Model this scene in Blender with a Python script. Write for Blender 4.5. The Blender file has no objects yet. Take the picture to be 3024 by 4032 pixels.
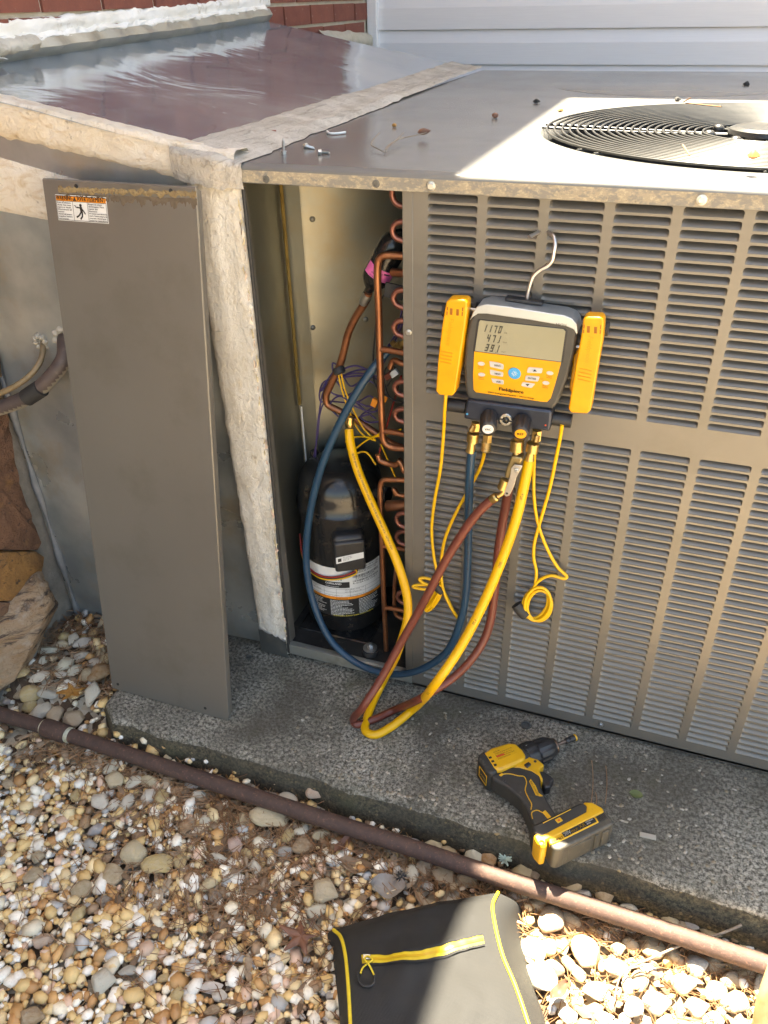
import bpy, bmesh, math, random
import numpy as np
from mathutils import Vector, Matrix, noise as mnoise

SC = bpy.context.scene
COL = SC.collection
V = Vector
R_ = math.radians

# ------------------------------------------------------------------ camera
FPX, IMW, IMH = 3101.1, 3024.0, 4032.0
CAM = V((0.7230, -1.2429, 1.3513))
_yaw, _pit, _rol = 0.360894, 0.581080, -0.0241445
_fwd = V((-math.sin(_yaw) * math.cos(_pit), math.cos(_yaw) * math.cos(_pit), -math.sin(_pit)))
_rt = V((math.cos(_yaw), math.sin(_yaw), 0)); _up = _rt.cross(_fwd)
_c, _s = math.cos(_rol), math.sin(_rol)
_right = _c * _rt + _s * _up; _upv = -_s * _rt + _c * _up
cd = bpy.data.cameras.new('camera'); cam = bpy.data.objects.new('camera', cd); COL.objects.link(cam)
cam.matrix_world = Matrix(((_right.x, _upv.x, -_fwd.x, CAM.x), (_right.y, _upv.y, -_fwd.y, CAM.y),
                           (_right.z, _upv.z, -_fwd.z, CAM.z), (0, 0, 0, 1)))
cd.sensor_fit = 'VERTICAL'; cd.sensor_height = 36.0; cd.lens = FPX / IMH * 36.0
cd.clip_start = 0.02; cd.clip_end = 2000
SC.camera = cam

# ------------------------------------------------------------------ light
SUN_DIR = V((-0.15, 0.305, 1.0)).normalized()        # towards the sun: high, behind the unit, a little left
w = bpy.data.worlds.new('World'); SC.world = w; w.use_nodes = True
nt = w.node_tree; nt.nodes.clear()
sky = nt.nodes.new('ShaderNodeTexSky'); sky.sky_type = 'NISHITA'; sky.sun_disc = False
sky.sun_elevation = math.asin(SUN_DIR.z); sky.sun_rotation = math.atan2(SUN_DIR.x, SUN_DIR.y)
sky.air_density = 1.0; sky.dust_density = 2.5; sky.ozone_density = 1.0
bg = nt.nodes.new('ShaderNodeBackground'); bg.inputs[1].default_value = 0.07
out = nt.nodes.new('ShaderNodeOutputWorld')
nt.links.new(sky.outputs[0], bg.inputs[0]); nt.links.new(bg.outputs[0], out.inputs[0])
sl = bpy.data.lights.new('sun', 'SUN'); sl.energy = 5.0; sl.angle = R_(0.53); sl.color = (1.0, 0.95, 0.86)
so = bpy.data.objects.new('sun', sl); COL.objects.link(so)
so.rotation_euler = SUN_DIR.to_track_quat('Z', 'Y').to_euler(); so.location = (0, 0, 8)
SC.view_settings.view_transform = 'Standard'; SC.view_settings.look = 'None'
SC.view_settings.gamma = 1.0; SC.view_settings.use_curve_mapping = False
SC.view_settings.exposure = 3.35
try:
    SC.view_settings.use_white_balance = True
    SC.view_settings.white_balance_temperature = 7650
    SC.view_settings.white_balance_tint = 7
except Exception:
    pass

# ------------------------------------------------------------------ measuring: a sight line of the camera met with a plane of the place
def _ray(u, v):
    return _fwd + _right * ((u - IMW / 2) / FPX) + _upv * (-(v - IMH / 2) / FPX)
def aY(u, v, y=0.0):
    d = _ray(u, v); return CAM + d * ((y - CAM.y) / d.y)
def aZ(u, v, z=0.0):
    d = _ray(u, v); return CAM + d * ((z - CAM.z) / d.z)
def aX(u, v, x=0.0):
    d = _ray(u, v); return CAM + d * ((x - CAM.x) / d.x)
def aP(u, v, p, n):
    d = _ray(u, v); return CAM + d * ((p - CAM).dot(n) / d.dot(n))

# ------------------------------------------------------------------ materials
MATS = {}
def new_mat(name):
    m = bpy.data.materials.new(name); m.use_nodes = True
    n = m.node_tree; n.nodes.clear()
    o = n.nodes.new('ShaderNodeOutputMaterial'); b = n.nodes.new('ShaderNodeBsdfPrincipled')
    n.links.new(b.outputs[0], o.inputs[0]); MATS[name] = m
    return m, n, b
def _rgb(c): return (c[0], c[1], c[2], 1.0)
def nd(n, t, **k):
    x = n.nodes.new(t)
    for a, b in k.items():
        if a[0] == 'i' and a[1:].isdigit(): x.inputs[int(a[1:])].default_value = b
        else: setattr(x, a, b)
    return x
def coords(n, scale=(1, 1, 1), kind='Object', rot=(0, 0, 0)):
    tc = nd(n, 'ShaderNodeTexCoord'); mp = nd(n, 'ShaderNodeMapping')
    mp.inputs['Scale'].default_value = scale; mp.inputs['Rotation'].default_value = rot
    n.links.new(tc.outputs[kind], mp.inputs[0]); return mp.outputs[0]
def nz(n, co, scale, detail=6, rough=.55, dist=0.0):
    t = nd(n, 'ShaderNodeTexNoise'); t.inputs['Scale'].default_value = scale
    t.inputs['Detail'].default_value = detail; t.inputs['Roughness'].default_value = rough
    t.inputs['Distortion'].default_value = dist
    n.links.new(co, t.inputs['Vector']); return t.outputs[0]
def ramp(n, fac, lo, hi):
    r = nd(n, 'ShaderNodeMapRange'); r.inputs[1].default_value = lo; r.inputs[2].default_value = hi
    n.links.new(fac, r.inputs[0]); return r.outputs[0]
def mix(n, fac, a, b):
    m = nd(n, 'ShaderNodeMix'); m.data_type = 'RGBA'
    for sk, val in ((m.inputs[0], fac), (m.inputs[6], a), (m.inputs[7], b)):
        if isinstance(val, (tuple, list)): sk.default_value = _rgb(val)
        elif isinstance(val, (int, float)): sk.default_value = val
        else: n.links.new(val, sk)
    return m.outputs[2]
def math_(n, op, a, b=None):
    m = nd(n, 'ShaderNodeMath'); m.operation = op
    for i, val in enumerate((a, b)):
        if val is None: continue
        if isinstance(val, (int, float)): m.inputs[i].default_value = val
        else: n.links.new(val, m.inputs[i])
    return m.outputs[0]
def set_bump(n, b, h, strength=.3, dist=.002):
    bp = nd(n, 'ShaderNodeBump'); bp.inputs['Strength'].default_value = strength
    bp.inputs['Distance'].default_value = dist
    n.links.new(h, bp.inputs['Height']); n.links.new(bp.outputs[0], b.inputs['Normal'])
def mk(name, c1, c2=None, rough=.5, metal=0.0, scale=20, lo=.35, hi=.65, c3=None, s3=60, t3=(.6, .66), bump=0.0, bs=150,
       bd=.001, stretch=(1, 1, 1), rvar=0.0, spec=.5, detail=6, rot=(0, 0, 0)):
    m, n, b = new_mat(name); co = coords(n, stretch, rot=rot); c2 = c2 or c1
    col = mix(n, ramp(n, nz(n, co, scale, detail), lo, hi), c1, c2)
    if c3: col = mix(n, ramp(n, nz(n, co, s3, 8, .65), *t3), col, c3)
    n.links.new(col, b.inputs['Base Color'])
    b.inputs['Metallic'].default_value = metal; b.inputs['Roughness'].default_value = rough
    b.inputs['Specular IOR Level'].default_value = spec
    if rvar:
        r = ramp(n, nz(n, co, scale * 1.7, 5), .3, .7)
        n.links.new(math_(n, 'ADD', math_(n, 'MULTIPLY', r, rvar), rough - rvar / 2), b.inputs['Roughness'])
    if bump: set_bump(n, b, nz(n, co, bs, 5), bump, bd)
    return m

# ------------------------------------------------------------------ mesh building
WORLD_ID = set()
class MB:
    def __init__(s): s.v = []; s.f = []
    def add(s, vs, fs):
        k = len(s.v); s.v += [tuple(x) for x in vs]; s.f += [tuple(i + k for i in f) for f in fs]; return s
    def box(s, lo, hi):
        x0, y0, z0 = lo; x1, y1, z1 = hi
        return s.add([(x0, y0, z0), (x1, y0, z0), (x1, y1, z0), (x0, y1, z0), (x0, y0, z1), (x1, y0, z1), (x1, y1, z1), (x0, y1, z1)],
                     [(0, 3, 2, 1), (4, 5, 6, 7), (0, 1, 5, 4), (1, 2, 6, 5), (2, 3, 7, 6), (3, 0, 4, 7)])
    def obox(s, c, ax, ay, az):
        c, ax, ay, az = V(c), V(ax), V(ay), V(az)
        return s.add([c + i * ax + j * ay + k * az for k in (-1, 1) for i, j in ((-1, -1), (1, -1), (1, 1), (-1, 1))],
                     [(0, 3, 2, 1), (4, 5, 6, 7), (0, 1, 5, 4), (1, 2, 6, 5), (2, 3, 7, 6), (3, 0, 4, 7)])
    def prism(s, poly, vec):
        vec = V(vec); n = len(poly); poly = [V(q) for q in poly]
        nrm = V((0, 0, 0))
        for i in range(n): nrm += poly[i].cross(poly[(i + 1) % n])
        if nrm.dot(vec) > 0: poly = poly[::-1]
        return s.add(poly + [q + vec for q in poly],
                     [tuple(range(n)), tuple(range(2 * n - 1, n - 1, -1))] + [((i + 1) % n, i, i + n, (i + 1) % n + n) for i in range(n)])
    def loft(s, rings, closed=True, cap=True):
        n = len(rings[0]); k = len(s.v); m = len(rings)
        for r in rings: s.v += [tuple(q) for q in r]
        for j in range(m - 1):
            for i in range(n if closed else n - 1):
                i2 = (i + 1) % n
                s.f.append((k + j * n + i, k + j * n + i2, k + (j + 1) * n + i2, k + (j + 1) * n + i))
        if cap and closed:
            s.f.append(tuple(k + i for i in range(n - 1, -1, -1))); s.f.append(tuple(k + (m - 1) * n + i for i in range(n)))
        return s
    def tube(s, pts, r, seg=10, sub=6, closed=False, cap=True):
        pts = [V(q) for q in pts]
        P = spline(pts, sub, closed) if sub > 1 else pts
        n = len(P); fr = frames(P, closed)
        rad = r if callable(r) else (lambda t: r)
        rings = []
        for i, (q, (t, a, b)) in enumerate(zip(P, fr)):
            rr = rad(i / max(1, n - 1))
            rings.append([q + rr * (math.cos(2 * math.pi * k / seg) * a + math.sin(2 * math.pi * k / seg) * b) for k in range(seg)])
        if closed: rings.append(rings[0]); return s.loft(rings, cap=False)
        return s.loft(rings, cap=cap)
    def lathe(s, prof, c, axis=(0, 0, 1), seg=24, cap=True):
        c = V(c); ax = V(axis).normalized()
        a = ax.orthogonal().normalized(); b = ax.cross(a)
        rings = [[c + ax * h + r * (math.cos(2 * math.pi * k / seg) * a + math.sin(2 * math.pi * k / seg) * b) for k in range(seg)] for r, h in prof]
        return s.loft(rings, cap=cap)
    def grid(s, fn, nu, nv):
        k = len(s.v)
        for j in range(nv + 1):
            for i in range(nu + 1): s.v.append(tuple(fn(i / nu, j / nv)))
        for j in range(nv):
            for i in range(nu):
                a = k + j * (nu + 1) + i; s.f.append((a, a + 1, a + nu + 2, a + nu + 1))
        return s
    def mesh(s, name):
        me = bpy.data.meshes.new(name); me.from_pydata(s.v, [], s.f); me.update(); return me
    def build(s, name, m, parent=None, smooth=None, bevel=0, seg=2, sub=0, solid=0, label=None, fix=False):
        me = s.mesh(name)
        if fix:
            bm = bmesh.new(); bm.from_mesh(me); bmesh.ops.recalc_face_normals(bm, faces=bm.faces); bm.to_mesh(me); bm.free()
        me.materials.append(MATS[m] if isinstance(m, str) else m)
        if smooth is not None:
            me.polygons.foreach_set('use_smooth', [True] * len(me.polygons)); me.set_sharp_from_angle(angle=R_(smooth))
        o = bpy.data.objects.new(name, me); COL.objects.link(o)
        if solid:
            md = o.modifiers.new('solid', 'SOLIDIFY'); md.thickness = solid; md.offset = -1
        if bevel:
            md = o.modifiers.new('bevel', 'BEVEL'); md.width = bevel; md.segments = seg; md.limit_method = 'ANGLE'; md.angle_limit = R_(28)
            if smooth is None:
                me.polygons.foreach_set('use_smooth', [True] * len(me.polygons)); me.set_sharp_from_angle(angle=R_(35))
                md.harden_normals = False
        if sub:
            md = o.modifiers.new('sub', 'SUBSURF'); md.levels = sub; md.render_levels = sub
        if parent is not None: attach(o, parent)
        if label: o['label'] = label
        return o
def attach(o, parent):
    o.parent = parent
    o.matrix_parent_inverse = Matrix.Translation(-parent.location) if parent.type == 'EMPTY' else Matrix.Identity(4)
def spline(P, sub=6, closed=False):
    n = len(P); res = []
    rng = range(n if closed else n - 1)
    for i in rng:
        if closed: p0, p1, p2, p3 = P[(i - 1) % n], P[i], P[(i + 1) % n], P[(i + 2) % n]
        else: p0, p1, p2, p3 = P[max(i - 1, 0)], P[i], P[i + 1], P[min(i + 2, n - 1)]
        d1 = max((p1 - p0).length, 1e-6) ** .5; d2 = max((p2 - p1).length, 1e-6) ** .5; d3 = max((p3 - p2).length, 1e-6) ** .5
        m1 = (p1 - p0) / d1 - (p2 - p0) / (d1 + d2) + (p2 - p1) / d2 if p0 is not p1 else (p2 - p1) / d2
        m2 = (p2 - p1) / d2 - (p3 - p1) / (d2 + d3) + (p3 - p2) / d3 if p3 is not p2 else (p2 - p1) / d2
        m1 = m1 * d2; m2 = m2 * d2
        for k in range(sub):
            t = k / sub; t2 = t * t; t3 = t2 * t
            res.append((2 * t3 - 3 * t2 + 1) * p1 + (t3 - 2 * t2 + t) * m1 + (-2 * t3 + 3 * t2) * p2 + (t3 - t2) * m2)
    if not closed: res.append(P[-1].copy())
    return res
def frames(P, closed=False):
    n = len(P); T = []
    for i in range(n):
        a = P[(i - 1) % n] if closed or i > 0 else P[i]; b = P[(i + 1) % n] if closed or i < n - 1 else P[i]
        T.append((b - a).normalized() if (b - a).length > 1e-9 else V((0, 0, 1)))
    a = T[0].orthogonal().normalized(); res = []
    for t in T:
        a = (a - t * a.dot(t)); a = a.normalized() if a.length > 1e-6 else t.orthogonal().normalized()
        res.append((t, a, t.cross(a)))
    return res
def tag(o, label, cat, group=None, kind=None):
    o['label'] = label
    if cat: o['category'] = cat
    if group: o['group'] = group
    if kind: o['kind'] = kind
    return o
def thing(name, loc, label, cat, group=None, kind=None):
    o = bpy.data.objects.new(name, None); COL.objects.link(o); o.location = loc; o.empty_display_size = .05
    return tag(o, label, cat, group, kind)
# flat lettering: glyph outlines filled as faces, mapped onto a surface by fn(u, v) in metres
_TXT = {}
def glyphs(s):
    if s not in _TXT:
        cu = bpy.data.curves.new('t', 'FONT'); cu.body = s; cu.size = 1.0; cu.resolution_u = 2; cu.align_x = 'LEFT'
        ob = bpy.data.objects.new('t', cu); me = ob.to_mesh()
        vs = [tuple(q.co[:2]) for q in me.vertices]; fs = [tuple(q.vertices) for q in me.polygons]
        ob.to_mesh_clear(); bpy.data.objects.remove(ob); bpy.data.curves.remove(cu)
        _TXT[s] = (vs, fs)
    return _TXT[s]
def text_on(mb, s, fn, h, u0=0.0, v0=0.0, wmax=None, align='l', sx=1.0, bold=0.0):
    vs, fs = glyphs(s)
    if not vs: return
    x0 = min(q[0] for q in vs); x1 = max(q[0] for q in vs); k = h / .7
    kx = k * sx
    if wmax: kx = wmax / (x1 - x0)
    off = {'l': 0, 'c': -(x1 - x0) * kx / 2, 'r': -(x1 - x0) * kx}[align]
    for dx in ((0,) if not bold else (-bold, 0, bold)):
        mb.add([fn(u0 + off + (q[0] - x0) * kx + dx, v0 + q[1] * k) for q in vs], fs)
def quad_fn(o, e1, e2): 
    o, e1, e2 = V(o), V(e1), V(e2)
    return lambda u, v: o + e1 * u + e2 * v
def rnd(a, b): return random.uniform(a, b)
random.seed(7)
# ------------------------------------------------------------------ material library
mk('paint', (.166, .154, .133), (.184, .171, .148), metal=.35, rough=.36, c3=(.145, .134, .11), s3=7, t3=(.52, .75), scale=3, bump=.06, bs=900, bd=.0003, rvar=.08)
mk('paint_dark', (.12, .115, .1), (.15, .14, .12), rough=.45, scale=6)
mk('screw_zinc', (.55, .55, .53), (.42, .42, .4), rough=.32, metal=.95, scale=120)
mk('black_plastic', (.018, .018, .019), (.026, .025, .025), rough=.42, scale=40, bump=.08, bs=900, bd=.0003)
mk('black_rubber', (.02, .02, .02), (.03, .029, .028), rough=.62, scale=60)
mk('dark_void', (.03, .028, .026), rough=.8)
mk('copper', (.36, .155, .075), (.25, .10, .05), rough=.42, metal=.8, scale=25, c3=(.22, .10, .06), s3=70, t3=(.56, .7))
mk('copper_pink', (.34, .14, .105), (.25, .10, .07), rough=.4, metal=.75, scale=30, c3=(.25, .12, .09), s3=80, t3=(.6, .7))
mk('brass', (.62, .43, .16), (.50, .33, .11), rough=.3, metal=.9, scale=60, c3=(.28, .18, .07), s3=120, t3=(.6, .75))
mk('steel', (.66, .63, .60), (.56, .54, .51), rough=.34, metal=1.0, scale=60)
mk('galv', (.36, .37, .34), (.46, .46, .41), rough=.42, metal=.75, scale=7, c3=(.30, .29, .24), s3=14, t3=(.5, .72), rvar=.14, bump=.03, bs=60)
mk('galv_duct', (.58, .59, .55), (.29, .31, .31), rough=.33, metal=.62, scale=4.2, c3=(.44, .37, .26), s3=5.5, t3=(.5, .68), rvar=.18, bump=.06, bs=30, bd=.004)
mk('galv_warm', (.29, .285, .235), (.21, .212, .185), rough=.40, metal=.82, scale=3.2, c3=(.28, .22, .13), s3=5, t3=(.5, .75), rvar=.15, bump=.03, bs=60)
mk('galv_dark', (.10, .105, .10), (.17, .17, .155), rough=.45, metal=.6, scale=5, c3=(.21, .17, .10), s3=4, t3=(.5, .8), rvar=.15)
mk('compressor_black', (.012, .012, .012), (.02, .019, .018), rough=.2, scale=10, c3=(.075, .06, .045), s3=26, t3=(.58, .74), rvar=.14)
mk('yellow_hose', (.80, .43, .008), (.74, .39, .007), rough=.38, scale=20)
mk('yellow_cable', (.80, .46, .012), (.74, .42, .01), rough=.4, scale=40)
mk('blue_hose', (.012, .045, .085), (.016, .055, .10), rough=.38, scale=14, stretch=(1, 1, 1))
mk('red_hose', (.165, .042, .026), (.14, .034, .02), rough=.42, scale=16)
mk('orange_plastic', (.80, .36, .008), (.76, .32, .006), rough=.34, scale=30)
mk('drill_yellow', (.66, .36, .012), (.58, .31, .012), rough=.42, scale=30, c3=(.36, .23, .05), s3=90, t3=(.62, .72))
mk('drill_black', (.022, .021, .019), (.035, .033, .029), rough=.58, scale=35, c3=(.10, .09, .07), s3=60, t3=(.62, .8), bump=.15, bs=1200, bd=.0004)
mk('battery_black', (.035, .034, .03), (.075, .068, .052), rough=.5, scale=12, c3=(.14, .12, .085), s3=30, t3=(.55, .8))
mk('white_print', (.78, .78, .75), rough=.5)
mk('black_print', (.015, .015, .015), rough=.5)
mk('yellow_print', (.72, .6, .05), rough=.5)
mk('orange_print', (.75, .25, .015), rough=.5)
mk('blue_button', (.05, .33, .62), rough=.35)
mk('red_print', (.55, .06, .02), rough=.5)
mk('label_white', (.72, .72, .70), (.66, .66, .63), rough=.42, scale=30)
mk('grey_button', (.50, .49, .46), rough=.4)
mk('silver_plastic', (.50, .54, .56), (.56, .59, .60), rough=.42, metal=.8, scale=12)
mk('charcoal', (.05, .048, .042), (.06, .057, .05), rough=.45, scale=40)
mk('anodized', (.035, .042, .06), (.05, .058, .08), rough=.32, metal=.6, scale=30)
mk('lcd', (.31, .29, .185), (.35, .325, .22), rough=.14, scale=5, spec=.9)
mk('pink_label', (.80, .16, .42), rough=.5)
mk('foam', (.20, .135, .03), (.14, .09, .015), rough=.85, scale=40, bump=.4, bs=200, bd=.002)
mk('caulk', (.80, .79, .76), (.70, .68, .62), rough=.45, scale=12, c3=(.46, .42, .33), s3=22, t3=(.57, .68), bump=.5, bs=60, bd=.004)
mk('caulk_dirty', (.50, .47, .40), (.38, .345, .28), rough=.7, scale=14, c3=(.30, .26, .19), s3=30, t3=(.56, .68), bump=.5, bs=50, bd=.004)
mk('mortar', (.50, .45, .36), (.42, .38, .30), rough=.9, scale=40, bump=.5, bs=220, bd=.002)
mk('soffit', (.82, .82, .80), rough=.6)
mk('shingle', (.08, .075, .07), (.12, .11, .1), rough=.9, scale=30)
mk('purple_wire', (.05, .035, .13), rough=.45)
mk('black_wire', (.02, .02, .02), rough=.45)
mk('red_wire', (.30, .02, .015), rough=.4)
mk('brown_sleeve', (.075, .055, .05), (.095, .07, .062), rough=.55, scale=30, c3=(.14, .11, .09), s3=60, t3=(.58, .7))
mk('tan_tape', (.25, .225, .18), (.20, .18, .14), rough=.6, scale=40)
mk('tan_tube', (.19, .135, .07), (.24, .175, .10), rough=.5, scale=40)
mk('gold_leaf', (.42, .21, .05), (.33, .15, .03), rough=.55, scale=45, c3=(.22, .09, .02), s3=70, t3=(.55, .7), bump=.4, bs=160, bd=.001)
mk('brown_leaf', (.20, .09, .05), (.15, .065, .038), rough=.62, scale=60, bump=.4, bs=160, bd=.001)
mk('dead_leaf', (.25, .165, .095), (.13, .08, .045), rough=.75, scale=14, c3=(.40, .31, .21), s3=9, t3=(.5, .62))
mk('needle', (.22, .10, .04), (.34, .20, .10), rough=.6, scale=9)
mk('twig', (.20, .145, .10), (.30, .25, .19), rough=.85, scale=90)
mk('lichen', (.45, .55, .47), (.36, .45, .38), rough=.9, scale=90)

def m_brick():
    m, n, b = new_mat('brick')
    oi = nd(n, 'ShaderNodeObjectInfo'); co = coords(n)
    c = mix(n, ramp(n, nz(n, co, 30, 8, .7), .35, .7), (.20, .062, .04), (.135, .038, .028))
    c = mix(n, math_(n, 'MULTIPLY', oi.outputs['Random'], .55), c, (.26, .085, .05))
    c = mix(n, ramp(n, nz(n, co, 90, 6, .7), .64, .72), c, (.42, .36, .30))
    n.links.new(c, b.inputs['Base Color']); b.inputs['Roughness'].default_value = .8
    set_bump(n, b, nz(n, co, 180, 6, .7), .5, .0015)
m_brick()
def m_brick_far():
    m, n, b = new_mat('brick_far')
    tc = nd(n, 'ShaderNodeTexCoord'); sp = nd(n, 'ShaderNodeSeparateXYZ'); cb = nd(n, 'ShaderNodeCombineXYZ')
    n.links.new(tc.outputs['Object'], sp.inputs[0]); n.links.new(sp.outputs[1], cb.inputs[0]); n.links.new(sp.outputs[2], cb.inputs[1])
    t = nd(n, 'ShaderNodeTexBrick'); n.links.new(cb.outputs[0], t.inputs['Vector'])
    t.inputs['Color1'].default_value = (.20, .065, .04, 1); t.inputs['Color2'].default_value = (.14, .045, .03, 1)
    t.inputs['Mortar'].default_value = (.45, .4, .32, 1); t.inputs['Scale'].default_value = 1
    t.inputs['Mortar Size'].default_value = .006; t.inputs['Brick Width'].default_value = .213; t.inputs['Row Height'].default_value = .067
    n.links.new(t.outputs[0], b.inputs['Base Color']); b.inputs['Roughness'].default_value = .85
m_brick_far()
def m_siding():
    m, n, b = new_mat('siding'); co = coords(n, (1.5, 1.5, 60))
    c = mix(n, ramp(n, nz(n, co, 6, 6), .3, .7), (.72, .70, .70), (.76, .74, .735))
    n.links.new(c, b.inputs['Base Color']); b.inputs['Roughness'].default_value = .42
    set_bump(n, b, nz(n, co, 12, 4), .05, .0006)
m_siding()
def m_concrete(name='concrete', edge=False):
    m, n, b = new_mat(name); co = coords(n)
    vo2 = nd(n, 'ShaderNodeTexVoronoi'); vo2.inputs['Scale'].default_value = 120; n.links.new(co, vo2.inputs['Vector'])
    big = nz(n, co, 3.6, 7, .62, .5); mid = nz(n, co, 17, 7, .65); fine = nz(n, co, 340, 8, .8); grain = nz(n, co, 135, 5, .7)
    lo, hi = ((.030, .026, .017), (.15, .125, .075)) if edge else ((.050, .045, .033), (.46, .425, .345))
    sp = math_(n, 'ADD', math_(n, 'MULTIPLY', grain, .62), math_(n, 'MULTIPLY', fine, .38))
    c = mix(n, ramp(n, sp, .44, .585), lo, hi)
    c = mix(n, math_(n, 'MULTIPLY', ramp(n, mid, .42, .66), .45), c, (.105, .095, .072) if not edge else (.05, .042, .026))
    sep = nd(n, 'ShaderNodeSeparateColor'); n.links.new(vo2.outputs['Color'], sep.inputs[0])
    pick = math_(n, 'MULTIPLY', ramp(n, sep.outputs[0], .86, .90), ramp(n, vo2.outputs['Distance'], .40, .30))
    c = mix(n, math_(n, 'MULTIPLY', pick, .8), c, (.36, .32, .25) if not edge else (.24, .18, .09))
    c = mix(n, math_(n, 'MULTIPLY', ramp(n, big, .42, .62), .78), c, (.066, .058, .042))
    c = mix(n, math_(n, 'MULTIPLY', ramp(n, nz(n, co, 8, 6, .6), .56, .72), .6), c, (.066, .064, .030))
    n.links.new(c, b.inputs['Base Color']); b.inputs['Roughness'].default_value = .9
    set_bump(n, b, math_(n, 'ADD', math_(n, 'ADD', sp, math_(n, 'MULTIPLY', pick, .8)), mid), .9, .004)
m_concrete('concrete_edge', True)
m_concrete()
def m_stone(name, kind):
    m, n, b = new_mat(name); oi = nd(n, 'ShaderNodeObjectInfo'); co = coords(n)
    if kind == 'river':
        ad = nd(n, 'ShaderNodeVectorMath'); ad.operation = 'ADD'; n.links.new(co, ad.inputs[0])
        sc = nd(n, 'ShaderNodeVectorMath'); sc.operation = 'SCALE'; sc.inputs[0].default_value = (17, 31, 23); n.links.new(oi.outputs['Random'], sc.inputs['Scale'])
        n.links.new(sc.outputs[0], ad.inputs[1]); co = ad.outputs[0]
        c = mix(n, ramp(n, nz(n, co, 2.2, 6, .65, .6), .35, .7), oi.outputs['Color'], mix(n, .55, oi.outputs['Color'], (.62, .52, .38)))
        c = mix(n, math_(n, 'MULTIPLY', ramp(n, nz(n, co, 3.3, 8, .7, 1.4), .58, .70), .6), c, (.30, .19, .10))
        c = mix(n, math_(n, 'MULTIPLY', ramp(n, nz(n, co, 14, 6, .7), .6, .7), .45), c, (.20, .15, .11))
        set_bump(n, b, nz(n, co, 7, 8, .7), .55, .03)
    n.links.new(c, b.inputs['Base Color']); b.inputs['Roughness'].default_value = .62
m_stone('river_stone', 'river')
def m_gravel():
    m, n, b = new_mat('gravel'); at = nd(n, 'ShaderNodeAttribute'); at.attribute_name = 'col'; co = coords(n)
    c = mix(n, ramp(n, nz(n, co, 130, 6, .65), .4, .68), at.outputs['Color'], mix(n, .25, at.outputs['Color'], (.40, .30, .19)))
    c = mix(n, math_(n, 'MULTIPLY', ramp(n, nz(n, co, 260, 6, .7), .6, .7), .28), c, (.22, .15, .09))
    n.links.new(c, b.inputs['Base Color']); b.inputs['Roughness'].default_value = .6
    set_bump(n, b, nz(n, co, 400, 6, .7), .4, .0012)
m_gravel()
def m_soil():
    m, n, b = new_mat('soil'); co = coords(n)
    c = mix(n, ramp(n, nz(n, co, 40, 9, .7), .35, .65), (.075, .046, .028), (.15, .095, .055))
    far = nd(n, 'ShaderNodeTexVoronoi'); far.inputs['Scale'].default_value = 70; n.links.new(co, far.inputs['Vector'])
    sep = nd(n, 'ShaderNodeSeparateColor'); n.links.new(far.outputs['Color'], sep.inputs[0])
    c = mix(n, ramp(n, sep.outputs[0], .45, .55), c, mix(n, sep.outputs[1], (.42, .33, .22), (.52, .46, .36)))
    n.links.new(c, b.inputs['Base Color']); b.inputs['Roughness'].default_value = .95
    set_bump(n, b, nz(n, co, 120, 8, .7), .8, .006)
m_soil()
def m_rust():
    m, n, b = new_mat('rusty_pipe'); co = coords(n)
    c = mix(n, ramp(n, nz(n, co, 45, 8, .7), .35, .65), (.055, .032, .025), (.090, .050, .037))
    c = mix(n, ramp(n, nz(n, co, 160, 8, .75), .56, .70), c, (.24, .12, .078))
    n.links.new(c, b.inputs['Base Color']); b.inputs['Roughness'].default_value = .7
    set_bump(n, b, nz(n, co, 220, 8, .75), .7, .0016)
m_rust()
def m_mastic(name, st, c1, c2, c3):
    m, n, b = new_mat(name); co = coords(n, st); co2 = coords(n)
    streak = nz(n, co, 26, 8, .65, 1.0)
    c = mix(n, ramp(n, nz(n, co2, 9, 6, .6, .8), .38, .66), c1, c2)
    c = mix(n, math_(n, 'MULTIPLY', ramp(n, streak, .52, .70), .6), c, c3)
    c = mix(n, math_(n, 'MULTIPLY', ramp(n, nz(n, co2, 60, 8, .7), .6, .68), .5), c, (.20, .145, .085))
    n.links.new(c, b.inputs['Base Color']); b.inputs['Roughness'].default_value = .6
    set_bump(n, b, math_(n, 'ADD', math_(n, 'MULTIPLY', streak, .7), nz(n, co2, 75, 7, .65, 1.2)), .9, .006)
m_mastic('mastic_vertical', (2.0, 2.0, .8), (.76, .72, .64), (.64, .58, .48), (.46, .37, .24))
m_mastic('mastic_front', (.8, 1.5, 2.2), (.76, .70, .60), (.68, .59, .45), (.52, .36, .17))
m_mastic('mastic_top', (2.6, .4, 2.6), (.56, .52, .45), (.38, .34, .28), (.11, .092, .07))
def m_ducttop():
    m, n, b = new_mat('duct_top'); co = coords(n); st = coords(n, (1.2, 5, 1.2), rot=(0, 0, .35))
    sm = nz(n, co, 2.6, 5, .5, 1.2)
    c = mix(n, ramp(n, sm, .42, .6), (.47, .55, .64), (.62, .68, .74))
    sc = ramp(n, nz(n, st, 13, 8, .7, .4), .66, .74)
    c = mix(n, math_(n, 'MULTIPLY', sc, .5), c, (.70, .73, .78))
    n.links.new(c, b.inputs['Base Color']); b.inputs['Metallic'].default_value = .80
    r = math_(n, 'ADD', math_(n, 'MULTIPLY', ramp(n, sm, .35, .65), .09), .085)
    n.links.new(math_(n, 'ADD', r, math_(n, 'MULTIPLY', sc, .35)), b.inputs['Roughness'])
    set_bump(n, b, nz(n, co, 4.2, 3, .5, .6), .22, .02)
m_ducttop()
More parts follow.
